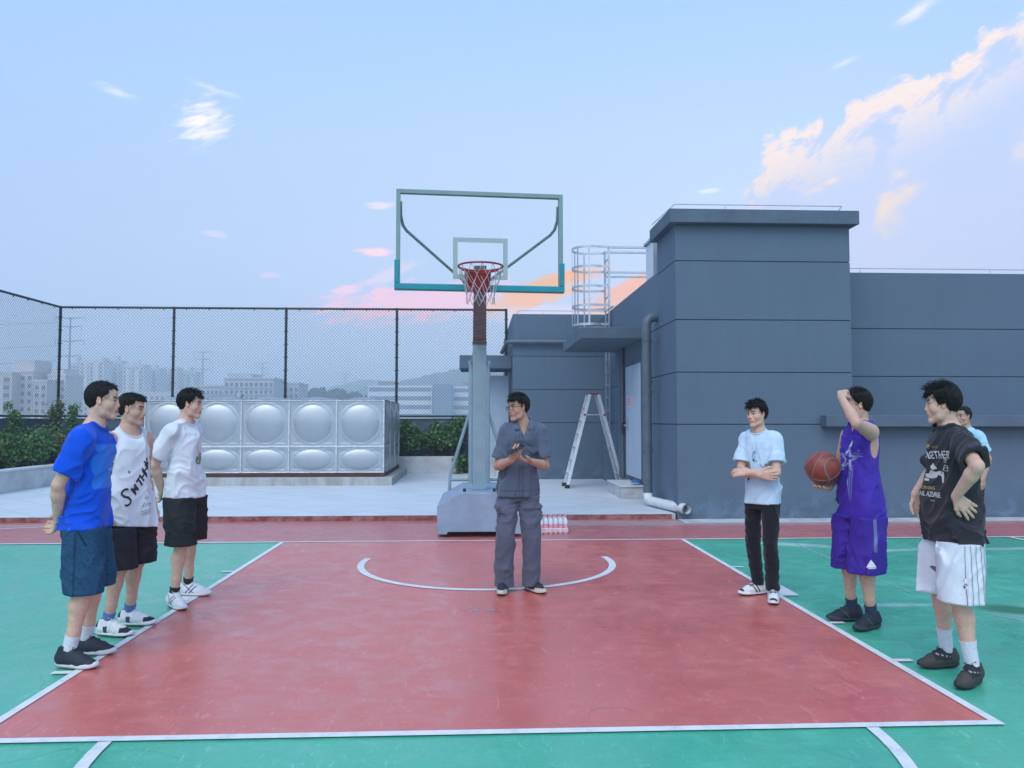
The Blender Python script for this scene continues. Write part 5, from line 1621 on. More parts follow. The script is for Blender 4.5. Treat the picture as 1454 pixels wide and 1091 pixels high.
    S = Field(); rw = rows(tt, ease - .012, belly); yv = yw(tt)
    S.loft(rw, yv, .03)
    post = []
    if kind in ('tee', 'work'):
        for nm in 'RL':
            d = unit(EL[nm] - SH[nm]); sl = T.get('sleeve', .20); e = SH[nm] + d * (sl + .05)
            rs = T.get('sleeve_r', .074)
            def slv(x, y, z, a=SH[nm], d=d, sl=sl, rs=rs, r0=T.get('sleeve_r0', .050), inn=False):
                qx, qy, qz = x - a[0], y - a[1], z - a[2]
                tq = qx * d[0] + qy * d[1] + qz * d[2]; tc_ = np.clip(tq, 0, sl + .09)
                r = np.sqrt((qx - tc_ * d[0]) ** 2 + (qy - tc_ * d[1]) ** 2 + (qz - tc_ * d[2]) ** 2)
                o = r - (r0 + (rs - r0) * np.clip(tc_ / sl, 0, 1.1))
                if inn: return np.maximum(o + .018, (sl - .03) - tq)
                return o
            S.op(slv, np.minimum(SH[nm], e) - .09, np.maximum(SH[nm], e) + .09, .022)
            post.append((slv, SH[nm], d, sl, e))
            S.rc(SH[nm], SH[nm] + d * .08, .060, .059, .02); S.rc(nt + V3((-.02, 0, -.012)), SH[nm] + V3((0, 0, -.002)), .048, .051, .03)
            S.rc(nt + V3((-.02, 0, -.032)), SH[nm] + V3((0, 0, -.006)), .045, .046, .03)
    else:
        for nm in 'RL':
            S.rc(nt + V3((-.01, 0, -.030)), SH[nm] * .75 + nt * .25 + V3((0, 0, .004)), .044, .046, .03)
    S.mark()
    for (fn, a, d, sl, e) in post:
        lo_, hi_ = np.minimum(a + d * (sl - .07), e + d * .06) - .12, np.maximum(a + d * (sl - .07), e + d * .06) + .12
        S.op(lambda x, y, z, fn=fn, a=a, d=d, sl=sl: np.maximum((sl - ((x - a[0]) * d[0] + (y - a[1]) * d[1] + (z - a[2]) * d[2])), fn(x, y, z) - .03), lo_, hi_, .004, 's')
        S.op(lambda x, y, z, fn=fn: fn(x, y, z, inn=True), lo_, hi_, .004, 's')
    n_before = len(S.ops)
    # arm holes
    if kind in ('tank', 'jersey'):
        for nm, s in (('R', -1), ('L', 1)):
            o = rot(.0, s * (bw + T.get('hole_out', .028))); ctr = V3((cx + o[0], cy + o[1], shz - T.get('hole_drop', .075)))
            S.ell(ctr, (.082, .062, T.get('hole_h', .135)), rotm(twist), .008, 's')
    n_neck = len(S.ops)
    if T.get('neck', 'crew') == 'crew':
        S.ell(nt + V3((.026, 0, .038)), (.080 * T.get('neck_w', 1), .078 * T.get('neck_w', 1), .064), rotm(twist, .40), .006, 's')
    elif T['neck'] == 'scoop':
        S.ell(nt + V3((.040, 0, .010)), (.095, .092, .085), rotm(twist, .5), .006, 's')
    else:
        S.ell(nt + V3((.018, 0, .035)), (.078, .074, .06), rotm(twist, .3), .006, 's')
        o = rot(.13, 0); vdeep = T.get('v', .09)
        Mv = rotm(twist)
        def vee(x, y, z, q=nt, vd=vdeep):
            u = (x - q[0]) * Mv[0, 0] + (y - q[1]) * Mv[1, 0]; w = (x - q[0]) * Mv[0, 1] + (y - q[1]) * Mv[1, 1]; h = z - (q[2] - vd)
            return np.maximum(np.abs(w) - np.clip(h, -.02, .2) * T.get('v_w', .52), .0 - u) * .8
        S.op(vee, nt - V3((.05, .12, vdeep + .02)), nt + V3((.22, .12, .10)), .006, 's')
    neck_fns = [o_[0] for o_ in S.ops[n_neck:]]
    if kind != 'work':
        pn = unit((-.30, 0, 1)); S.cut(pn, float(pn.dot(nt + V3((-.078, 0, -.004)))), nt - V3((.2, .2, .08)), nt + V3((.2, .2, .12)), .004)
    for ex in T.get('extra', ()): ex(S, locals())
    hn = unit((T.get('hem_tilt', (0, 0))[0], T.get('hem_tilt', (0, 0))[1], -1)); bx, by = spine(hem)
    S.cut(hn, float(hn.dot(V3((bx, by, hem)))), (-.5, -.5, hem - .3), (.5, .5, hem + .25), .004)
    inner = Field()
    rw2 = [tuple(r) for r in rows(tt, ease - .034, belly)]
    sec2 = np.array(rw2)
    def cav(x, y, z):
        zf = z.ravel(); I_ = lambda j: np.interp(zf, sec2[:, 0], sec2[:, j]).reshape(z.shape)
        yq = np.interp(zf, sec2[:, 0], yv).reshape(z.shape); c_, s_ = np.cos(yq), np.sin(yq)
        dx, dy = x - I_(4), y - I_(5); u = dx * c_ + dy * s_; v = -dx * s_ + dy * c_
        rx = np.where(u > 0, I_(2), I_(3)); qd = (np.abs(u / rx) ** 2.3 + np.abs(v / I_(1)) ** 2.3) ** (1 / 2.3)
        return np.maximum((qd - 1) * np.minimum(rx, I_(1)), z - (hem + .03))
    S.op(cav, (-.3, -.3, hem - .12), (.4, .3, hem + .05), .004, 's')
    lo2 = np.array([min(SH['R'][0], SH['L'][0], px, EL['R'][0], EL['L'][0]) - .24, min(SH['R'][1], EL['R'][1], py, SH['L'][1], EL['L'][1]) - .22, hem - .06]); hi2 = np.array([max(SH['R'][0], SH['L'][0], px, EL['R'][0], EL['L'][0]) + .26, max(SH['L'][1], EL['L'][1], py, SH['R'][1]) + .22, 1.62])
    ax2 = [axis(lo2[i], hi2[i], cs) for i in range(3)]
    wr = wrinkle(seed, T.get('amp', .010), T.get('fine', .004), T.get('freq', (7, 7, 3.0)))
    D = S.eval(*ax2, wr); Sv, Sq = surface_net(D, *ax2)
    colf = T.get('colf'); scol = np.tile(V3(T['col']), (len(Sv), 1))
    if colf: scol = colf(Sv, scol, dict(SH=SH, EL=EL, nt=nt, spine=spine, twist=twist, hem=hem, rot=rot))
    shirt = link_mesh(T.get('name', 'shirt'), Sv, Sq, T.get('mat', M_cloth), P, scol)
    # ---- ribbed collar along the neckline
    if kind != 'work':
        cd = np.min([f(Sv[:, 0], Sv[:, 1], Sv[:, 2]) for f in neck_fns], axis=0)
        near_ = np.nonzero((np.abs(cd) < .009) & (Sv[:, 2] > 1.2))[0]
        rel = Sv[near_] - (nt + V3((.015, 0, 0))); ang = np.arctan2(rel[:, 1], rel[:, 0]); rad = np.hypot(rel[:, 0], rel[:, 1])
        nbn = 40; ring = []
        for b_ in range(nbn):
            a0 = -math.pi + 2 * math.pi * b_ / nbn
            m_ = np.nonzero(np.abs(ang - a0 - math.pi / nbn) < math.pi / nbn * 1.3)[0]
            if len(m_): ring.append(Sv[near_[m_[np.argsort(-rad[m_])[:max(1, len(m_) // 6)]]]].mean(0))
        ring = np.array(ring)
        for _ in range(2): ring = .5 * ring + .25 * np.roll(ring, 1, 0) + .25 * np.roll(ring, -1, 0)
        mbc = MB(); mbc.tube([tuple(p_) for p_ in ring], .0075, 8, closed=True)
        cc = T.get('rib', tuple(x * .88 for x in T['col'])); mbc.build('collar', solid(cc, .85), shirt, smooth=True)
    # ---- bottoms
    B = c['bottom']; G = Field(); post = []
    gt = np.array([(.78, .165, .115, .125), (.86, .176, .118, .132), (.95, .168, .112, .122), (1.02, .158, .108, .112), (1.05, .155, .106, .110)])
    G.loft(rows(gt, .004, belly * .5), yw(gt), .03)
    if B['kind'] == 'shorts':
        hemz = B['hem']; r0, r1 = B.get('r', (.108, .108))
        for nm, s in (('R', -1), ('L', 1)):
            q = (HP[nm][2] - hemz) / (HP[nm][2] - KN[nm][2]); out_ = V3((-s * .0, s * .012, 0))
            end = HP[nm] + (KN[nm] - HP[nm]) * min(q, 1.0)
            if q > 1: end = KN[nm] + (AN[nm] - KN[nm]) * ((KN[nm][2] - hemz) / (KN[nm][2] - AN[nm][2]))
            end = end + out_; ext = end + (end - HP[nm]) * .12; ax_ = end - HP[nm]; Lq = np.linalg.norm(ax_); ax_ = ax_ / Lq
            def leg(x, y, z, a=HP[nm] + V3((0, 0, .02)), e=ext, end=end, r0=r0, r1=r1, hz_=hemz, inn=False):
                ba = e - a; t_ = np.clip(((x - a[0]) * ba[0] + (y - a[1]) * ba[1] + (z - a[2]) * ba[2]) / ba.dot(ba), 0, 1)
                r = np.sqrt(((x - a[0] - t_ * ba[0]) / 1.08) ** 2 + (y - a[1] - t_ * ba[1]) ** 2 + (z - a[2] - t_ * ba[2]) ** 2)
                o = r - (r0 + (r1 - r0) * t_)
                return np.maximum(o + .022, z - (hz_ + .035)) if inn else o
            G.op(leg, np.minimum(HP[nm], ext) - .13, np.maximum(HP[nm], ext) + .13, .014); post.append(leg)
        zlo = hemz - .03
    else:
        rr = B.get('r', (.100, .082, .074)); zb = B.get('hem', .055)
        for nm in 'RL':
            end = AN[nm] + V3((0, 0, -.06))
            def leg(x, y, z, H=HP[nm] + V3((0, 0, .01)), K=KN[nm], E=end, rr=rr, zb=zb, inn=False):
                best = None
                for a, b, ra, rb_ in ((H, K, rr[0], rr[1]), (K, E, rr[1], rr[2])):
                    ba = b - a; t_ = np.clip(((x - a[0]) * ba[0] + (y - a[1]) * ba[1] + (z - a[2]) * ba[2]) / ba.dot(ba), 0, 1)
                    r = np.sqrt((x - a[0] - t_ * ba[0]) ** 2 + (y - a[1] - t_ * ba[1]) ** 2 + (z - a[2] - t_ * ba[2]) ** 2) - (ra + (rb_ - ra) * t_)
                    best = r if best is None else np.minimum(best, r)
                return np.maximum(best + .011, z - (zb + .035)) if inn else best
            pts = np.array([HP[nm], KN[nm], end]); G.op(leg, pts.min(0) - .12, pts.max(0) + .12, .014); post.append(leg)
        for nm, s in (('R', -1), ('L', 1)):
            if B.get('cargo'):
                q = HP[nm] * .42 + KN[nm] * .58 + V3((0.01, s * .078, 0)); G.ell(q, (.062, .022, .085), None, .008); G.ell(q + V3((0, s * .004, .075)), (.064, .022, .022), None, .005)
        zlo = zb - .02
    G.mark()
    secs = np.array(rows(tt, ease - .012, belly))
    def inside(x, y, z):
        zf = z.ravel(); I_ = lambda j: np.interp(zf, secs[:, 0], secs[:, j]).reshape(z.shape)
        yq = np.interp(zf, secs[:, 0], yv).reshape(z.shape); c_, s_ = np.cos(yq), np.sin(yq)
        dx, dy = x - I_(4), y - I_(5); u = dx * c_ + dy * s_; v = -dx * s_ + dy * c_
        rx = np.where(u > 0, I_(2), I_(3)); qd = (np.abs(u / rx) ** 2.3 + np.abs(v / I_(1)) ** 2.3) ** (1 / 2.3)
        return np.where(z > hem + .012, (qd - 1) * np.minimum(rx, I_(1)) + .016, -1.0) + 0 * x
    G.op(inside, (-.5, -.5, hem - .03), (.6, .5, 1.1), .004, 'i')
    zc = zlo + (.03 if B['kind'] == 'shorts' else .02)
    G.cut((0, 0, -1), -zc, (-.6, -.6, zc - .2), (.6, .6, zc + .05), .004)
    for leg in post: G.op(lambda x, y, z, leg=leg: leg(x, y, z, inn=True), (-.5, -.5, zc - .1), (.5, .5, zc + .05), .004, 's')
    gl = np.array([min(px, KN['R'][0], KN['L'][0], AN['R'][0], AN['L'][0]) - .2, min(py, KN['R'][1], AN['R'][1]) - .24, zlo]); gh = np.array([max(px, KN['R'][0], KN['L'][0], AN['R'][0], AN['L'][0]) + .22, max(py, KN['L'][1], AN['L'][1]) + .24, 1.07])
    ax3 = [axis(gl[i], gh[i], cs) for i in range(3)]
    D = G.eval(*ax3, wrinkle(seed + 11, B.get('amp', .010), B.get('fine', .004), B.get('freq', (7, 7, 2.6)))); Gv, Gq = surface_net(D, *ax3)
    gcol = np.tile(V3(B['col']), (len(Gv), 1))
    if B.get('colf'): gcol = B['colf'](Gv, gcol, dict(HP=HP, KN=KN, AN=AN))
    bottoms = link_mesh(B.get('name', 'shorts' if B['kind'] == 'shorts' else 'trousers'), Gv, Gq, B.get('mat', M_cloth), P, gcol)
    # ---- socks and shoes
    for nm in 'RL':
        K = c.get('sock')
        if K:
            top = K['top']; up = unit(KN[nm] - AN[nm]); pts = []; rs = []
            back = unit(V3((-math.cos(FY[nm]) - .8, -math.sin(FY[nm]), 0)))
            for i in range(7):
                z = .07 + (top - .07) * i / 6; q = (z - AN[nm][2]) / (KN[nm][2] - AN[nm][2]); p = AN[nm] + (KN[nm] - AN[nm]) * q
                r = np.interp(q, [-.1, 0, .3, .7], [.036, .036, .040, .057]) * c.get('leg_w', 1.0) + .004 + (.002 if i == 6 else 0) + .0012 * (i % 2)
                off = np.interp(q, [0, .3, .7], [0, .0, .016]); pts.append(tuple(p + back * off)); rs.append(float(r))
            mb = MB(); mb.tube(pts, rs, 18); mb.build('sock', mat('sock_%s' % K['name'], K['col'], .9, var=.12, vscale=60, bump=.3, bscale=300), P, smooth=True)
        make_shoe(c['shoe'], P, AN[nm], FY[nm], -1 if nm == 'R' else 1)
    return dict(P=P, body=body, shirt=shirt, bottoms=bottoms, SH=SH, EL=EL, WR=WR, HC=HC, HM=HM, nt=nt, twist=twist, spine=spine, HP=HP, KN=KN, AN=AN, rot=rot, mat=P.matrix_basis.copy())
SK1, SK2, SK3 = (.60, .39, .30), (.55, .35, .265), (.46, .275, .20)
WHITE = (.63, .67, .74); BLK = (.012, .012, .014)
def trim_cols(hemc=None, neckc=None, sleeve=None, neck_r=.10, w=.02):
    """slightly different collar, hem and cuff bands"""
    def f(V, col, k):
        if hemc is not None: col[V[:, 2] < k['hem'] + w] = hemc
        if neckc is not None:
            d = np.linalg.norm((V - (k['nt'] + V3((.025, 0, .025)))) * V3((1, 1, 1.15)), axis=1); col[d < neck_r] = neckc
        return col
    return f

# 1 ---- blue tee
def blue_col(V, col, k):
    u = V[:, 0] * math.cos(k['twist']) + V[:, 1] * math.sin(k['twist']); cx, cy = k['spine'](1.15)
    m = (V[:, 0] - cx > .035) & (np.abs(V[:, 1] - cy) < .135) & (V[:, 2] > 1.06) & (V[:, 2] < 1.33)
    col[m] = (.02, .17, .66)
    d = np.linalg.norm(V - (k['nt'] + V3((.025, 0, .025))), axis=1); col[d < .098] = (.0, .05, .36)
    return col
def denim_col(V, col, k):
    for nm, s in (('R', -1), ('L', 1)):
        q = np.abs(V[:, 0] - (k['HP'][nm][0] + .0)) < .005
        m = q & (s * (V[:, 1] - k['HP'][nm][1]) > .05); col[m] = col[m] * .55
        m = (np.abs((V[:, 0] - k['HP'][nm][0]) * .9 + (V[:, 2] - .80) * .5 - .02) < .006) & (s * (V[:, 1] - k['HP'][nm][1]) > .04) & (V[:, 2] > .73) & (V[:, 2] < .85); col[m] = col[m] * .3
    return col
p1 = make_person(dict(seed=1, root=(-2.44, 4.88), heading=10, stature=1.70, label='person in a bright blue t-shirt and denim shorts standing with hands clasped behind the back', group='players lined up along the key',
    pelvis=(.05, -.03), neck=(.085, -.04), headpos=(.138, -.048), headz=1.606, head=(4, 4, 0), footR=(-.005, -.135, -22), footL=(.01, .145, -14), skin=SK1, fat=.91, belly=.010, face_w=1.0,
    armR=dict(wrist=(-.095, -.11, .872), pole=(-.6, -1, 0), dir=(-.45, .75, -.55), palm=(-.8, -.4, .3), curl=.55), armL=dict(wrist=(-.10, .10, .875), pole=(-.5, 1, .1), dir=(-.35, -.8, -.45), palm=(-.9, .2, .2), curl=.5),
    shR=(.0, 0, -.01), shL=(0, 0, -.01), hair=dict(top=.010, side=.003, back=.006, front=.078, temple=.014, burn=-.014, ear=.026, rough=.008, len=.016, locks=900, spike=.35), feat=dict(fade=.35),
    top=dict(kind='tee', hem=.815, col=(.0, .075, .60), sleeve=.225, sleeve_r=.070, ease=.022, colf=blue_col, amp=.017, fine=.006, name='t_shirt'),
    bottom=dict(kind='shorts', hem=.435, col=(.018, .065, .135), mat=M_denim, r=(.108, .104), colf=denim_col, name='denim_shorts'),
    sock=dict(name='white', col=(.62, .66, .74), top=.185), shoe=dict(upper=(.018, .024, .038), sole=(.55, .56, .58), outsole=(.25, .25, .26), lace=(.02, .03, .05), collar=.118, sole_h=.032), leg_w=1.06))
project_print(p1['shirt'], [text_part('Y THIS', .034, (-.065, 0), 0)], (.1, .0, 1.16), (0, 1, 0), (0, 0, 1), [solid((.55, .65, .80))])

# 2 ---- white tank top
p2 = make_person(dict(seed=2, root=(-2.47, 5.56), heading=-28, stature=1.67, label='person in a loose white tank top with big black lettering and black shorts', group='players lined up along the key',
    pelvis=(.045, .0), neck=(.015, .0), headpos=(.050, .0), headz=1.588, head=(30, 4, 0), footR=(.015, -.14, 16), footL=(-.09, .13, 24), skin=SK2, fat=.92,
    armR=dict(wrist=(.055, -.235, .86), pole=(-1, -.3, 0), dir=(.18, .08, -1), palm=(-.1, 1, 0), curl=.28), armL=dict(wrist=(.04, .235, .86), pole=(-1, .3, 0), dir=(.15, 0, -1), palm=(0, -1, 0), curl=.3),
    hair=dict(top=.010, side=.003, back=.005, front=.074, fringe=.012, temple=.014, burn=-.014, ear=.026, rough=.010, len=.018, locks=900), feat=dict(fade=.35, stubble=.15),
    top=dict(kind='tank', hem=.745, col=WHITE, ease=.030, neck='scoop', hole_drop=.10, hole_h=.175, hole_out=.030, flare=.014, amp=.014, hem_tilt=(.0, -.12), name='tank_top', colf=trim_cols(None, None)),
    bottom=dict(kind='shorts', hem=.465, col=(.010, .010, .016), mat=M_mesh, r=(.115, .118), name='shorts'),
    sock=dict(name='blue', col=(.10, .17, .42), top=.155), shoe=dict(upper=(.66, .68, .70), sole=(.70, .71, .73), outsole=(.10, .14, .13), lace=(.70, .72, .74), collar=.105,
        zones=[(lambda x, y, z: (x < -.045) & (z > .06), (.02, .025, .06)), (lambda x, y, z: (x > .125) & (z < .060) & (z > .030), (.02, .02, .025)), (lambda x, y, z: (x > .0) & (x < .03) & (z < .07) & (np.abs(y) > .03), (.04, .05, .12))])))
ink = solid((.015, .015, .018)); ink2 = solid((.05, .055, .07))
parts = [text_part('S', .21, (-.12, -.265), 0, R(24), -.001, sx=.95, shear=.2)]
for i, (ch, x, y, sz) in enumerate((('M', -.02, -.165, .088), ('T', .035, -.105, .10), ('H', .060, -.055, .092), ('H', .085, .00, .088), ('K', .108, .055, .095))):
    parts.append(text_part(ch, sz, (x, y), 0, R(52), .003, shear=.25))
parts += [stroke_part([(.045, -.27), (.07, -.235), (.075, -.265), (.095, -.235), (.10, -.262), (.125, -.238), (.15, -.25)], .006, 0), stroke_part([(.07, -.20), (.09, -.165), (.085, -.205), (.11, -.18)], .005, 0)]
for k_ in range(3): parts.append(stroke_part([(.03 + .006 * k_, -.305 - .016 * k_), (.15 - .012 * k_, -.29 - .016 * k_)], .0035, 1))
parts.append(disc_part((-.062, .035), .006, .012, 0)); 
parts = [([(x * .84, y * .84 - .02) for x, y in v], f, m_) for v, f, m_ in parts]
project_print(p2['shirt'], parts, (.1, -.035, 1.13), (0, 1, 0), (0, 0, 1), [ink, ink2])

# 3 ---- white tee, left
p3 = make_person(dict(seed=3, root=(-2.40, 6.44), heading=-14, stature=1.72, label='person in white t-shirt with colourful chest print and black shorts, hands behind back', group='players lined up along the key',
    pelvis=(.045, -.035), neck=(.028, -.038), headpos=(.078, -.034), headz=1.598, head=(21, 5, 0), footR=(.08, -.21, -31), footL=(-.06, .19, 7), skin=SK1, face_w=1.03, fat=.95,
    armR=dict(wrist=(-.13, -.11, .888), pole=(-.7, -1, 0), dir=(-.4, .6, -.7), palm=(-.8, -.3, .4), curl=.7), armL=dict(wrist=(-.13, .07, .885), pole=(-.7, 1, 0), dir=(-.3, -.8, -.4), palm=(-.9, 0, .3), curl=.6),
    hair=dict(top=.015, side=.008, back=.009, front=.072, fringe=.022, temple=.018, burn=-.002, ear=.026, rough=.016, len=.034, locks=1100, spike=.4),
    feat=dict(), top=dict(kind='tee', hem=.835, col=WHITE, sleeve=.235, sleeve_r=.074, ease=.024, amp=.012, name='t_shirt'),
    bottom=dict(kind='shorts', hem=.475, col=(.011, .011, .015), mat=M_mesh, r=(.112, .112), name='shorts'),
    sock=dict(name='black', col=(.015, .015, .018), top=.150), shoe=dict(upper=(.68, .69, .71), sole=(.66, .67, .69), outsole=(.16, .17, .19), lace=(.72, .73, .75), collar=.100,
        zones=[(lambda x, y, z: (np.abs(x - .02 - (z - .05) * .9) < .006) & (np.abs(y) > .025), (.03, .04, .16)), (lambda x, y, z: (np.abs(x - .055 - (z - .05) * .9) < .006) & (np.abs(y) > .025), (.03, .04, .16)), (lambda x, y, z: (np.abs(x - .04 + (z - .05) * 1.2) < .005) & (np.abs(y) > .025), (.03, .04, .16)), (lambda x, y, z: (x < -.06) & (z > .05) & (z < .08), (.05, .06, .15))])))
parts = [poly_part([(-.035, -.075), (.03, -.085), (.055, -.05), (.05, -.015), (.02, -.03), (-.005, -.005), (-.04, -.02), (-.05, -.05)], 0), disc_part((.002, -.022), .020, .016, 1), poly_part([(.005, .012), (.035, .018), (.05, -.005), (.02, -.012)], 2), disc_part((-.012, -.01), .012, .010, 3), stroke_part([(-.02, .0), (-.035, .04), (-.03, .065), (-.012, .06), (-.008, .03), (.0, .012)], .005, 4), stroke_part([(-.03, -.055), (.0, -.068), (.035, -.06)], .006, 3)]
project_print(p3['shirt'], parts, (.1, -.02, 1.185), (0, 1, 0), (0, 0, 1), [solid((.06, .26, .13)), solid((.62, .28, .06)), solid((.04, .09, .40)), solid((.65, .55, .10)), solid((.60, .25, .28))])

# 4 ---- grey work clothes with a phone
def collar(S, k):
    nt = k['nt']; tw = k['twist']; M = rotm(tw)
    for s in (-1, 1):
        for (a, b, r) in (((-.062, s * .03, .038), (-.02, s * .074, .032), .013), ((-.02, s * .074, .032), (.050, s * .068, -.008), .013), ((.050, s * .068, -.008), (.088, s * .052, -.055), .011)):
            S.rc(nt + M @ V3(a), nt + M @ V3(b), r, r, .005)
        S.ell(nt + M @ V3((.056, s * .088, -.026)), (.056, .011, .030), M @ rotm(-s * .5, .55, s * .75), .004)
WK = (.085, .112, .165)
def work_col(V, col, k):
    col[:] = WK
    m = (np.abs(V[:, 2] - (k['hem'] + .055)) < .004); col[m] = V3(WK) * .55
    cx, cy = k['spine'](1.2); y = V[:, 1] - cy
    m = (V[:, 0] > cx + .05) & (np.abs(y - .016) < .0042) & (V[:, 2] < 1.36); col[m] = V3(WK) * .5
    m = (V[:, 0] > cx + .05) & (np.abs(y + .018) < .0038) & (V[:, 2] < 1.36); col[m] = V3(WK) * .65
    return col
p4 = make_person(dict(seed=4, root=(.34, 6.58), heading=-90, stature=1.71, label='person in grey-blue work clothes and glasses holding a phone in the middle of the key',
    pelvis=(-.045, .015), neck=(.015, .055), headpos=(.062, .015), headz=1.582, head=(-58, 4, 3), twist=6, footR=(-.085, -.115, -8), footL=(-.11, .14, 32), skin=SK3, fat=.90, shw=.154,
    armR=dict(wrist=(.245, -.055, 1.140), pole=(-.6, -.55, -1), dir=(.55, .30, .55), palm=(-.45, .45, .75), curl=.45, thumb=(.7, .2, .7)), armL=dict(wrist=(.225, .125, 1.125), pole=(-.5, .6, -1), dir=(.42, -.85, .12), palm=(-.1, .1, 1), curl=.40),
    hair=dict(top=.016, side=.006, back=.008, front=.070, fringe=.014, temple=.020, burn=.0, ear=.03, rough=.016, len=.030, locks=1000, spike=.35), feat=dict(stubble=.25), face_w=.95,
    top=dict(kind='work', hem=.815, col=WK, sleeve=.235, sleeve_r=.076, ease=.034, neck='vee', v=.115, v_w=.42, fine=.003, amp=.013, colf=work_col, extra=[collar], name='work_shirt', flare=.004),
    bottom=dict(kind='pants', col=(.088, .102, .150), r=(.098, .080, .086), hem=.045, cargo=True, amp=.010, fine=.005, name='work_trousers', freq=(6, 6, 6)),
    shoe=dict(upper=(.018, .024, .032), sole=(.50, .48, .42), outsole=(.03, .03, .03), lace=(.03, .035, .04), collar=.095, zones=[(lambda x, y, z: (x > .11) & (z < .045), (.48, .46, .40))])))
def flat_patch(shirt, w_, h_, origin, m, name, lift=.004, flap=None):
    n_ = 8; vs = [(-w_ / 2 + w_ * i / n_, -h_ / 2 + h_ * j / n_) for j in range(n_ + 1) for i in range(n_ + 1)]
    fs = [(j * (n_ + 1) + i, j * (n_ + 1) + i + 1, (j + 1) * (n_ + 1) + i + 1, (j + 1) * (n_ + 1) + i) for j in range(n_) for i in range(n_)]
    if flap: vs = [(x, y - (flap * (1 - abs(x) / (w_ / 2)) * (.5 - y / h_) )) for x, y in vs]
    o = project_print(shirt, [(vs, fs, 0)], origin, (0, 1, 0), (0, 0, 1), [m], name, lift)
    md = o.modifiers.new('thick', 'SOLIDIFY'); md.thickness = .004; md.offset = 1
    return o
M_work = mat('work_cloth', (.080, .106, .156), .88, var=.12, vscale=40, bump=.3, bscale=300)
M_work2 = mat('work_cloth_flap', (.068, .090, .135), .88, var=.12, vscale=40, bump=.3, bscale=300)
for s in (-1, 1):
    flat_patch(p4['shirt'], .105, .115, (.1, .055 + s * .080, 1.232), M_work, 'chest_pocket')
    flat_patch(p4['shirt'], .110, .036, (.1, .055 + s * .080, 1.288), M_work2, 'pocket_flap', .008, .022)
# glasses
gl = MB(); HMx = p4['HM']; HCx = p4['HC']; G_ = lambda x, y, z: tuple(HCx + HMx @ V3((x, y, z)))
for s in (-1, 1):
    pts = [G_(.112 - .012 * abs(math.cos(R(a)) * .5 + s * .5) ** 2, s * .035 + .024 * math.cos(R(a)), -.004 + .019 * math.sin(R(a))) for a in range(0, 360, 15)]
    gl.tube(pts, .0024, 6, closed=True)
    gl.tube([G_(.100, s * .060, .002), G_(.05, s * .083, .004), G_(-.01, s * .086, .006), G_(-.02, s * .085, -.012)], .0022, 6)
gl.tube([G_(.112, -.011, .0), G_(.115, 0, .003), G_(.112, .011, .0)], .0022, 6)
gl.build('glasses', mat('glasses_black', (.012, .012, .013), .35), p4['P'], smooth=True)
# phone
def world_at(p, loc):
    sc = p['P'].scale[0]; m = Matrix.Translation(p['P'].location) @ Matrix.Rotation(p['P'].rotation_euler[2], 4, 'Z') @ Matrix.Diagonal((*p['P'].scale, 1))
    return m @ Vector(loc)
ph = empty('phone', world_at(p4, (.330, -.025, 1.232)), 0, 'dark smartphone held in both hands by the person in work clothes', 'phone')
ph.rotation_euler = (R(28), R(12), R(-70))
mb = MB(); mb.box(-.037, .037, -.076, .076, -.004, .004); mb.build('case', mat('phone_case', (.03, .012, .014), .4), ph, bevel=.003)
mb = MB(); mb.box(-.034, .034, -.072, .072, .0042, .0052); mb.build('screen', mat('phone_screen', (.012, .014, .02), .1), ph)
mb = MB(); mb.box(.006, .030, .042, .070, -.0065, -.0042); mb.build('camera_bump', mat('phone_bump', (.02, .012, .014), .3), ph, bevel=.001)

# 5 ---- white tee, right, arms folded
p5 = make_person(dict(seed=5, root=(2.36, 6.32), heading=-135, stature=1.63, label='person in a pale t-shirt and slim black trousers standing with folded arms', group='players lined up along the key',
    pelvis=(.0, .012), neck=(.02, 0), headpos=(.062, -.002), headz=1.600, head=(-16, 3, 2), footR=(-.125, -.095, -32), footL=(.035, .12, 22), skin=SK1, shw=.142, fat=.86,
    armR=dict(wrist=(.215, .085, 1.075), pole=(-.1, -1, -.8), dir=(-.30, 1, -.05), palm=(-1, -.2, .1), curl=.3), armL=dict(wrist=(.245, -.015, 1.092), pole=(-.2, 1, -.8), dir=(.25, -.95, .0), palm=(-.5, -.2, -.4), curl=.3),
    hair=dict(top=.016, side=.008, back=.010, front=.068, fringe=.018, temple=.014, burn=-.006, ear=.02, rough=.018, len=.036, locks=1100, spike=.45), feat=dict(),
    top=dict(kind='tee', hem=.815, col=(.47, .63, .77), sleeve=.21, sleeve_r=.070, ease=.022, neck='crew', neck_w=1.06, amp=.012, name='t_shirt', flare=.006),
    bottom=dict(kind='pants', col=(.010, .011, .016), r=(.086, .064, .052), hem=.085, amp=.006, fine=.004, name='trousers', freq=(6, 6, 5)),
    shoe=dict(upper=(.66, .68, .70), sole=(.70, .71, .72), outsole=(.03, .03, .035), lace=(.66, .67, .70), collar=.095,
        zones=[(lambda x, y, z: (x > .0) & (x < .10) & (np.abs(y) < .026) & (z > .055), (.09, .11, .13)), (lambda x, y, z: (x > .165) & (z < .07), (.04, .045, .05)), (lambda x, y, z: (np.abs(x - .03 - (z - .05) * .6) < .008) & (np.abs(y) > .025), (.05, .07, .10)), (lambda x, y, z: (np.abs(x - .06 - (z - .05) * .6) < .008) & (np.abs(y) > .025), (.05, .07, .10))])))
parts = [stroke_part([(.012 + .034 * math.cos(R(a)), -.02 + .048 * math.sin(R(a))) for a in range(80, 262, 14)], .008, 0), stroke_part([(.02 + .02 * math.cos(R(a)), -.01 + .028 * math.sin(R(a))) for a in range(90, 262, 16)], .005, 0), disc_part((-.004, -.048), .010, .010, 1), disc_part((.022, -.055), .008, .006, 2)]
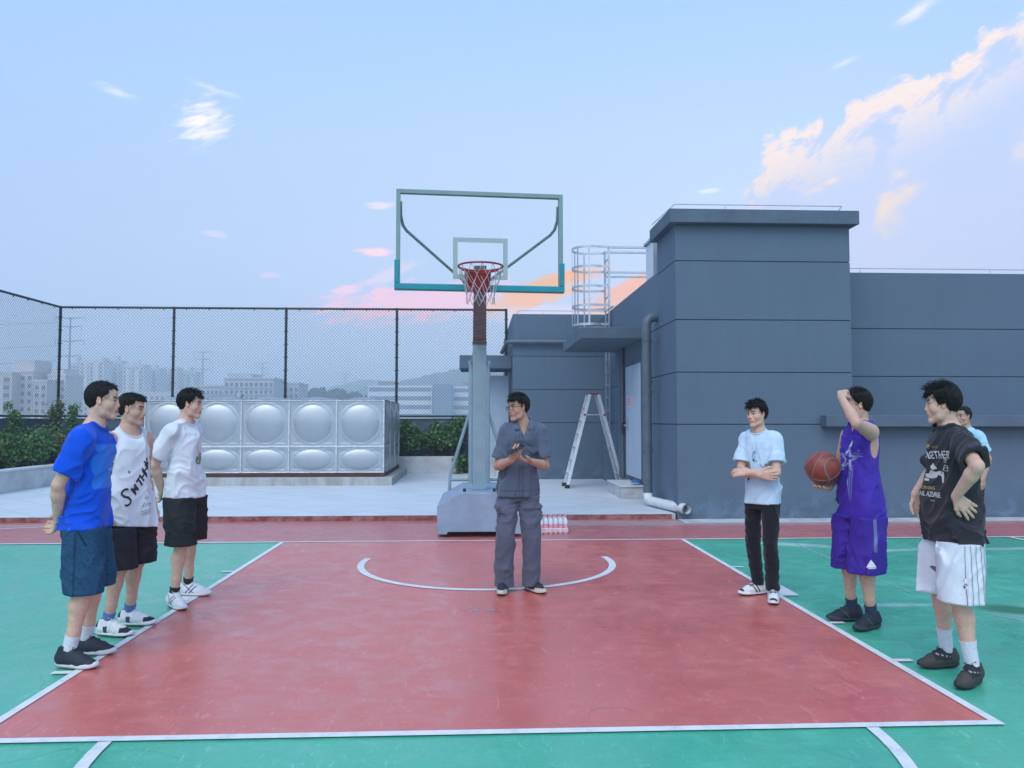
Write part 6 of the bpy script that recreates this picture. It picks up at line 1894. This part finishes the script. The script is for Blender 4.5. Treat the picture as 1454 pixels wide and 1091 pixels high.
project_print(p5['shirt'], parts, (.1, .0, 1.245), (0, 1, 0), (0, 0, 1), [solid((.10, .30, .55)), solid((.03, .03, .04)), solid((.08, .25, .20))])

# 6 ---- purple jersey with the ball
PUR = (.050, .018, .34)
def jer_col(V, col, k):
    return col
def sh6(V, col, k): return col
p6 = make_person(dict(seed=6, wide=.89, root=(2.72, 5.45), heading=-165, stature=1.70, label='person in purple jersey and shorts holding a ball, forearm raised to forehead', group='players lined up along the key',
    pelvis=(-.015, .045), neck=(-.03, .055), headpos=(.0, .056), headz=1.592, head=(-30, 5, 0), footR=(-.075, -.14, -14), footL=(-.055, .10, 10), skin=SK2, fat=.99, belly=.020, leg_w=1.06, arm_w=.96, shw=.168,
    shL=(.055, .0, .03), shR=(-.01, .0, -.005),
    armL=dict(wrist=(.255, .165, 1.635), pole=(.6, .9, -.5), dir=(-.45, -.40, .40), palm=(-.5, -.3, -.6), curl=.95, thumb=(.6, .3, .6)), armR=dict(wrist=(.165, -.105, .982), pole=(-.8, -.9, -.4), dir=(.85, .25, .02), palm=(0, 0, 1), curl=.16, spread=.14, thumb=(.5, .8, .3)),
    hair=dict(top=.016, side=.009, back=.010, front=.068, fringe=.014, temple=.014, burn=-.004, ear=.022, rough=.016, len=.032, locks=1100, spike=.35), feat=dict(),
    top=dict(kind='jersey', hem=.785, col=PUR, ease=.014, hole_drop=.088, hole_h=.135, hole_out=.030, neck='vee', v=.075, v_w=.7, amp=.013, mat=M_mesh, name='jersey', flare=.006),
    bottom=dict(kind='shorts', hem=.395, col=(.042, .015, .28), mat=M_mesh, r=(.118, .122), name='shorts', amp=.013),
    sock=dict(name='navy', col=(.018, .035, .085), top=.165), shoe=dict(upper=(.014, .017, .028), sole=(.028, .032, .05), outsole=(.012, .012, .016), lace=(.03, .035, .05), collar=.112, sole_h=.034,
        zones=[(lambda x, y, z: (np.abs(x - .055 - (z - .04) * .9) < .004) & (np.abs(y) > .028), (.07, .08, .12)), (lambda x, y, z: (x < -.055) & (z > .05), (.03, .045, .09)), (lambda x, y, z: (x > .02) & (x < .10) & (np.abs(y) < .02) & (z > .05), (.025, .035, .06))])))
def star(cx_, cy_, r0, r1, a0=90):
    return [(cx_ + (r0 if i % 2 == 0 else r1) * math.cos(R(a0 + i * 36)), cy_ + (r0 if i % 2 == 0 else r1) * math.sin(R(a0 + i * 36))) for i in range(10)]
def star_line(cx_, cy_, r0, r1, w_, mi, a0=90):
    p = star(cx_, cy_, r0, r1, a0); return stroke_part(p + [p[0], p[1]], w_, mi)
parts = [star_line(.0, .0, .155, .060, .006, 0, 84), star_line(.0, .0, .120, .046, .010, 1, 84), star_line(.0, 0, .088, .034, .007, 1, 84), stroke_part([(.045, -.06), (.035, -.33)], .008, 0), stroke_part([(.075, -.055), (.062, -.33), (.035, -.33)], .007, 0), stroke_part([(.058, -.05), (.048, -.31)], .004, 0),
         stroke_part([(-.05, -.10), (-.11, -.125), (-.09, -.06), (-.06, -.07)], .008, 1), stroke_part([(.05, .035), (.17, .03)], .007, 0), stroke_part([(.04, .055), (.16, .055)], .004, 0),
         poly_part([(.020, .135), (.045, .135), (.045, .185), (.030, .175)], 2), poly_part([(.005, .120), (.040, .120), (.022, .150)], 2)]
parts = [([(x * .72, y * (.72 if y > -.13 else .9)) for x, y in v], f, m_) for v, f, m_ in parts]
project_print(p6['shirt'], parts, (.1, .05, 1.20), (0, 1, 0), (0, 0, 1), [solid((.16, .17, .42), .5), solid((.42, .46, .68), .5), solid((.70, .72, .80), .5)])
hp = p6['HP']['L']
parts = [poly_part([(-.034, -.02), (.034, -.02), (.022, .006), (.0, .036), (-.014, .012)], 0), stroke_part([(-.02, -.026), (.03, -.026)], .005, 0)]
project_print(p6['bottoms'], parts, (hp[0] + .01, hp[1] + .05, .475), (-.62, .78, 0), (0, 0, 1), [solid((.72, .74, .80), .5)], 'shorts_print')
parts = [stroke_part([(.0, .0), (.004, -.12), (.0, -.24)], .026, 0)]
project_print(p6['bottoms'], parts, (hp[0], hp[1] + .05, .80), (-.80, .60, 0), (0, 0, 1), [solid((.12, .15, .33), .5)], 'side_stripe')

# 7 ---- charcoal tee, white shorts, hand on hip
p7 = make_person(dict(seed=7, wide=.87, root=(2.80, 4.38), heading=-182, stature=1.69, label='person in charcoal printed t-shirt and white striped shorts, hand on hip', group='players lined up along the key',
    pelvis=(.05, .02), neck=(.06, .03), headpos=(.110, .032), headz=1.590, head=(-28, 4, 0), footR=(.005, -.175, 8), footL=(.03, .165, 34), skin=SK1, fat=1.02, belly=.034, twist=-12, leg_w=1.08, arm_w=1.0, shw=.152, face_w=1.05,
    armL=dict(wrist=(.170, .262, 1.06), pole=(.05, 1, .0), dir=(-.72, .06, -.62), palm=(-.25, -1, .1), curl=.16, spread=.16, thumb=(.75, .6, .2)), armR=dict(wrist=(.16, -.25, 1.03), pole=(-.7, -1, -.2), dir=(-.3, .1, -.8), palm=(.1, 1, 0), curl=.2),
    hair=dict(top=.022, side=.016, back=.018, front=.062, fringe=.030, temple=-.004, burn=-.018, ear=.006, rough=.016, len=.038, locks=1300, spike=.22), feat=dict(),
    top=dict(kind='tee', hem=.775, col=(.026, .025, .032), sleeve=.235, sleeve_r=.080, ease=.026, amp=.016, fine=.006, name='t_shirt', flare=.008, colf=trim_cols(None, (.012, .012, .016), None, .097)),
    bottom=dict(kind='shorts', hem=.455, col=(.60, .64, .71), mat=M_mesh, r=(.112, .124), name='shorts', amp=.014),
    sock=dict(name='white', col=(.62, .66, .74), top=.235), shoe=dict(upper=(.055, .048, .040), sole=(.035, .032, .030), outsole=(.02, .02, .02), lace=(.02, .022, .03), collar=.108, sole_h=.034,
        zones=[(lambda x, y, z: (x > .0) & (x < .11) & (z > .05), (.018, .018, .022)), (lambda x, y, z: (np.abs(z - .075 - (x - .05) * .2) < .004) & (np.sin(x * 240) > .1) & (x > .01) & (x < .1), (.35, .36, .37))])))
parts = [text_part('OF', .040, (-.095, .165), 1, .02, .001), text_part('YOUR', .026, (-.03, .168), 2, .02, .0), text_part('TOGETHER', .078, (-.135, .085), 0, R(3), .001, sx=.72), stroke_part([(.095, .085), (.13, .09)], .006, 0), stroke_part([(.095, .07), (.125, .075)], .004, 0),
         stroke_part([(.10, .05), (.13, .045), (.13, .005), (.105, .012), (.10, .05)], .005, 0), stroke_part([(.095, .03), (.135, .03)], .004, 0),
         poly_part([(-.01, .06), (.005, .04), (.03, .035), (.035, .02), (.0, .01), (-.03, .02), (-.035, .035)], 0),
         poly_part([(-.07, -.05), (-.02, -.055), (.0, -.03), (.04, -.045), (.055, -.02), (.08, -.03), (.085, -.08), (.10, -.08), (.10, .0), (.06, .005), (.02, -.005), (-.02, .01), (-.05, -.02), (-.09, -.02)], 0), poly_part([(-.11, -.07), (-.05, -.075), (-.045, -.06), (-.10, -.05)], 0),
         text_part('TURNING', .036, (-.14, -.135), 1, .0, .0005), text_part('SAIL AZURE', .050, (-.175, -.185), 0, .0, .001, sx=.98), stroke_part([(-.02, -.21), (.0, -.215), (.03, -.21)], .012, 2)]
parts = [([(x * .80 - .01, y * .80 + .02) for x, y in v], f, m_) for v, f, m_ in parts]
project_print(p7['shirt'], parts, (.12, .055, 1.17), (-.25, .97, 0), (0, 0, 1), [solid((.50, .49, .50)), solid((.45, .33, .12)), solid((.30, .22, .10))])
project_print(p7['shirt'], [stroke_part([(-.04, 0), (.04, .010)], .006, 0)], tuple(p7['SH']['L'] * .35 + p7['EL']['L'] * .65 + V3((0, .0, .0))), (-.6, .2, -.1), (.1, -.2, .9), [solid((.40, .30, .12))], 'sleeve_print')
hp = p7['HP']['L']
dk = solid((.09, .095, .13), .6)
parts = [stroke_part([(-.075 + .034 * i, .0), (-.080 + .036 * i, -.16), (-.090 + .040 * i, -.325)], .0030, 0) for i in range(5)]
project_print(p7['bottoms'], parts, (hp[0] - .02, hp[1] + .05, .785), (-1, .12, 0), (0, 0, 1), [dk], 'shorts_stripes')
parts = [poly_part([(-.013, -.028), (.013, -.028), (.013, .028), (-.013, .028)], 0), poly_part([(-.011, -.026), (-.001, -.026), (.003, .0), (-.002, .026), (-.011, .026)], 1), poly_part([(.003, -.026), (.011, -.026), (.011, .026), (.004, .026), (.007, .0)], 2)]
project_print(p7['bottoms'], parts, (hp[0] + .03, hp[1] + .05, .575), (-.92, .40, 0), (0, 0, 1), [solid((.70, .72, .75), .5), solid((.04, .06, .25), .5), solid((.45, .06, .07), .5)], 'shorts_badge', .0025)
hq = p7['HP']['R']
parts = [poly_part([(-.045, .02), (.0, .014), (.022, -.005), (.028, -.032), (.040, -.03), (.034, .0), (.014, .018), (-.02, .026)], 0)]
project_print(p7['bottoms'], parts, (hq[0] + .05, hq[1] + .03, .60), (-.35, .93, 0), (0, 0, 1), [solid((.10, .11, .14), .5)], 'shorts_print')

# 8 ---- far player, mostly hidden
p8 = make_person(dict(seed=8, root=(5.63, 8.6), heading=-165, stature=1.62, label='person in a light blue t-shirt standing far back, mostly hidden behind the charcoal t-shirt',
    pelvis=(.0, .0), neck=(.02, 0), headpos=(.06, 0), headz=1.60, head=(0, 3, 0), footR=(-.0, -.11, -8), footL=(.02, .11, 8), skin=SK3,
    armR=dict(wrist=(.03, -.24, .86), pole=(-1, -.3, 0), dir=(.1, .05, -1), palm=(0, 1, 0)), armL=dict(wrist=(.03, .24, .86), pole=(-1, .3, 0), dir=(.1, 0, -1), palm=(0, -1, 0)),
    hair=dict(top=.014, side=.003, back=.005, front=.078, temple=.014, burn=-.014, ear=.026, rough=.008, len=.014, locks=300), feat=dict(fade=.35),
    top=dict(kind='tee', hem=.815, col=(.34, .58, .80), sleeve=.22, sleeve_r=.070, ease=.02, name='t_shirt'), bottom=dict(kind='shorts', hem=.47, col=(.012, .012, .016), mat=M_mesh, name='shorts'),
    shoe=dict(upper=(.02, .02, .025), sole=(.5, .5, .5), outsole=(.05, .05, .05), collar=.1)))

# ---- basketball
bm_ = bpy.data.materials.new('basketball_leather'); bm_.use_nodes = True
t = NT(bm_.node_tree); bs = bm_.node_tree.nodes['Principled BSDF']; v = t.n('ShaderNodeTexCoord').outputs['Object']
vo = t.n('ShaderNodeTexVoronoi', ins={'Vector': v, 'Scale': 260.0}); f = t.noise(v, 9, 4, .6)
bm_.node_tree.links.new(t.mix(t.sstep(f, .35, .65), (.20, .035, .022), (.27, .052, .034)), bs.inputs['Base Color']); bs.inputs['Roughness'].default_value = .5
bp = t.n('ShaderNodeBump', ins={'Strength': .25, 'Distance': .002, 'Height': vo.outputs['Distance']}); bm_.node_tree.links.new(bp.outputs[0], bs.inputs['Normal'])
M_seam = mat('ball_seam', (.17, .15, .14), .6)
bl = empty('basketball', world_at(p6, (.248, -.075, 1.131)), 0, 'worn red-brown basketball held in front of the purple jersey', 'basketball')
bl.rotation_euler = (R(25), R(-38), R(20))
RB = .121
me = bpy.data.meshes.new('cover'); b_ = bmesh.new(); bmesh.ops.create_uvsphere(b_, u_segments=64, v_segments=40, radius=RB); b_.to_mesh(me); b_.free(); me.materials.append(bm_)
me.polygons.foreach_set('use_smooth', [True] * len(me.polygons)); o = bpy.data.objects.new('cover', me); COL.objects.link(o); o.parent = bl
mb = MB(); N = 72
rr0 = RB - .0015
def ringc(fn, r=.0042): mb.tube([Vector(fn(2 * math.pi * i / N)) * rr0 for i in range(N)], r, 6, closed=True)
ringc(lambda a: (math.cos(a), math.sin(a), 0)); ringc(lambda a: (math.cos(a), 0, math.sin(a)))
def curve_(a):
    y = .62 + .20 * math.cos(2 * a); q = math.sqrt(max(0, 1 - y * y)); return (q * math.cos(a), y, q * math.sin(a))
ringc(curve_, .006); ringc(lambda a: (curve_(a)[0], -curve_(a)[1], curve_(a)[2]), .006)
mb.build('seam', M_seam, bl, smooth=True)
print('people built', round(time.time() - T0, 1), 's')
